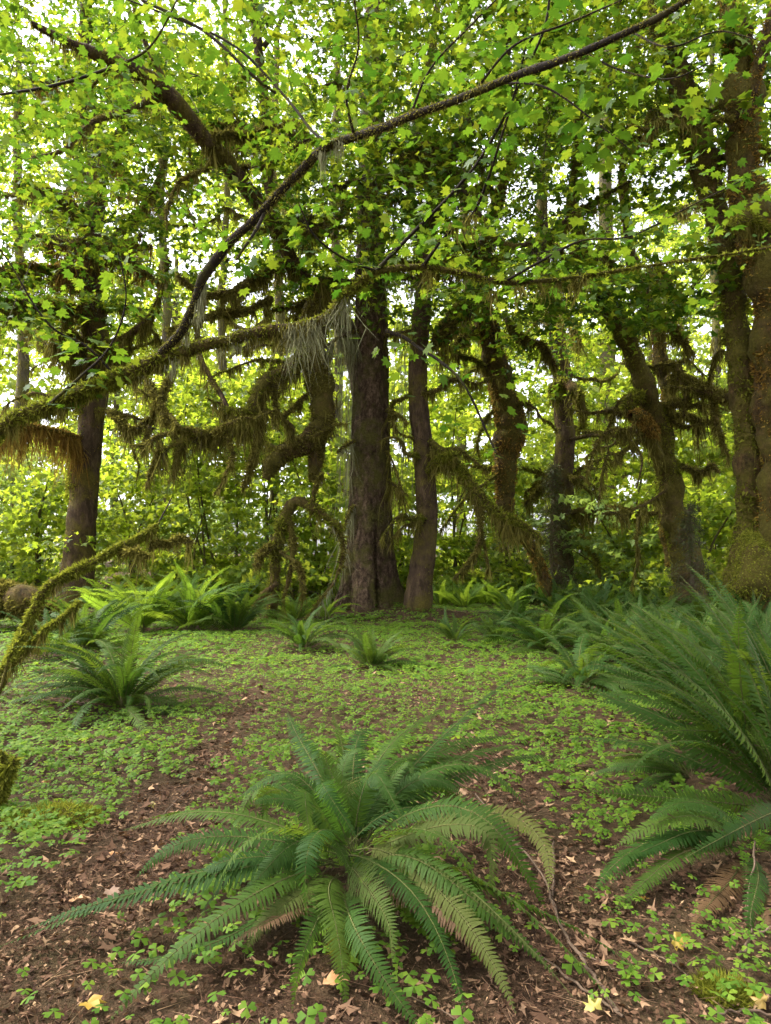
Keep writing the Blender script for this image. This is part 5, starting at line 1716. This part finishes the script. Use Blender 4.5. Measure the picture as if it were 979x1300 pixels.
# ------------------------------------------------------------------ fallen sticks, leaves, moss clumps
def stick(label, pts, side=()):
    P = [gpt(p[0], p[1]) for p in pts]
    t = thing('fallen_stick', label, 'stick', P[0], 'sticks on the litter')

    def one(pp, ws, nm):
        Q = np.array([[*(q + np.array([0, 0, .018 + (p[3] if len(p) > 3 else 0)])), w * .6 * q[1] / F / 2] for q, w, p in zip([gpt(p[0], p[1]) for p in pp], ws, pp)])
        Q = catmull(Q, 8 * len(pp))
        Q[:, :3] += (np.stack([fbm(np.stack([np.arange(len(Q)) * .5, np.full(len(Q), 3.7 * i + P[0][0]), np.zeros(len(Q))], 1), 2) for i in range(3)], 1) - .5) * np.array([.03, .03, .012])
        bb = Bag()
        bb.add(*tube(Q[:, :3], np.maximum(Q[:, 3], .0015), 7, .15, 20))
        bb.build(nm, M['stick'], t, True)
    one(pts, [p[2] for p in pts], 'main_stem')
    for sd in side:
        one(sd, [p[2] for p in sd], 'side_twig')


stick('long forked stick on the litter right of the front fern', [(703, 1072, 4), (702, 1120, 5), (705, 1164, 6), (727, 1207, 7), (755, 1248, 8), (786, 1292, 9)], [[(604, 1011, 3), (630, 1058, 4, .05), (686, 1121, 4, .03), (705, 1164, 5)]])
stick('thin stick lying below the long forked stick', [(676, 1210, 4), (725, 1250, 5), (790, 1297, 6)])
stick('short thin twig right of the long forked stick', [(739, 1215, 3), (770, 1232, 4), (802, 1249, 3)])
stick('pale thin twig on open litter near the yellow leaf', [(799, 1201, 4), (840, 1222, 4), (874, 1246, 3)])
stick('bent pale twig at the lower right edge', [(960, 1105, 4, .12), (952, 1165, 4, .06), (956, 1198, 4, .02)], [[(938, 1220, 6), (955, 1212, 6, .04), (985, 1200, 5, .06)]])
stick('thin twig low in front of the dead fronds', [(520, 1272, 3), (550, 1285, 3), (580, 1300, 3)])
stick('small twig on the path beside the sorrel at left', [(205, 1040, 2), (225, 1020, 3), (245, 1000, 2)])
stick('dark twig at the bottom right corner', [(900, 1295, 5), (940, 1290, 6), (990, 1298, 6)])


def fallen(label, px, py, s, mat, up=.02, grp='bright fallen leaves'):
    q = gpt(px, py)
    T, F_ = TPL[7]
    V = T.copy()
    V[:, 2] += rng.normal(size=len(V)) * .07 + .25 * V[:, 1] ** 2 * rng.normal()
    o = link('fallen_leaf', to_mesh('fallen_leaf', V, [F_], M[mat]))
    o.location = (q[0], q[1], q[2] + up + .02)
    o.rotation_euler = (rng.normal() * .35, rng.normal() * .35, rng.random() * 6.28)
    o.scale = (s,) * 3
    tag(o, label, 'leaf', grp)


for a in (('yellow-green maple leaf at the bottom left on the litter', 112, 1285, .12, 'yellow'), ('yellow leaf on the path beside the left sorrel', 195, 1028, .08, 'yellow'), ('crumpled yellow leaf beside the pale thin twig', 858, 1203, .10, 'yellow'),
          ('tan leaf on the open litter at far left', 95, 1150, .10, 'tan'), ('tan leaf next to the long left frond', 140, 1140, .10, 'tan'), ('orange-tan leaf under the left fronds', 142, 1092, .07, 'tan'),
          ('orange leaf behind the front fern at right', 588, 1010, .10, 'tan'), ('yellow leaf between the stick and the right sorrel', 735, 1060, .07, 'yellow'), ('dull yellow leaf at the bottom near the long stick', 755, 1292, .09, 'yellow'),
          ('orange leaf by the sorrel right of the front fern', 688, 1066, .07, 'tan'), ('pale brown leaf held up among the front fronds', 268, 1192, .09, 'tan'), ('brown curled leaf among the front fronds at right', 556, 1110, .11, 'tan'),
          ('brown leaf on edge near the bottom fronds', 420, 1260, .12, 'tan'), ('small orange leaf on the sorrel behind the front fern', 600, 936, .08, 'tan'), ('yellow leaf under the drooping fern at right', 855, 942, .09, 'yellow'),
          ('small tan leaf on the path among left sorrel', 302, 900, .09, 'tan'), ('orange leaf below the round left fern', 60, 1000, .08, 'tan'), ('yellowish leaf on bare soil right of the stick', 820, 1150, .06, 'yellow'),
          ('yellow leaf in the lower right corner', 970, 1285, .09, 'yellow'), ('tan leaf beside the low fern on the sorrel', 660, 905, .09, 'tan')):
    fallen(*a, up=.05 if 'held up' in a[0] or 'among the front' in a[0] else .015)


def moss_clump(label, px, py, r, h):
    q = gpt(px, py)
    t = thing('moss_clump', label, 'moss', q)
    n = 2600
    a, rr = rng.random(n) * 6.28, np.sqrt(rng.random(n)) * r
    P = np.stack([q[0] + np.cos(a) * rr, q[1] + np.sin(a) * rr * .8, np.zeros(n)], 1)
    P[:, 2] = hgt(P[:, 0], P[:, 1]) + h * (1 - (rr / r) ** 2)
    k, m = 10, 22
    th = np.arange(m) / m * 6.28
    rad = np.linspace(1.05, 0, k) * r
    V = np.stack([np.stack([q[0] + np.cos(th) * R_, q[1] + np.sin(th) * R_ * .8, hgt(q[0] + np.cos(th) * R_, q[1] + np.sin(th) * R_ * .8) + h * (1 - min(1, R_ / r) ** 2) * (.8 + .3 * rng.random(m)) - .01], 1) for R_ in rad]).reshape(-1, 3)
    i = np.arange(k - 1)[:, None] * m
    j = np.arange(m)[None]
    bb = Bag()
    bb.add(V, np.stack([i + j, i + (j + 1) % m, i + m + (j + 1) % m, i + m + j], -1).reshape(-1, 4))
    bb.build('cushion', M['mossy_bark'], t, True)
    fb = Bag()
    D = unit(np.stack([np.cos(a) * rr / r, np.sin(a) * rr / r, np.full(n, .6)], 1) + rng.normal(size=(n, 3)) * .8)
    S = unit(np.cross(D, rng.normal(size=D.shape))) * .003
    fb.add(np.stack([P - S, P + S, P + D * (.012 + .04 * rng.random(n) ** 2)[:, None]], 1).reshape(-1, 3), np.arange(3 * n).reshape(-1, 3))
    fb.build('moss', M['moss_green'], t, kind='stuff')


moss_clump('olive moss clump on the litter in the lower right corner', 920, 1262, .11, .035)
moss_clump('low olive moss patch among the left sorrel', 70, 1040, .28, .07)
moss_clump('brown moss tuft under the front fronds at the bottom', 445, 1210, .07, .08)
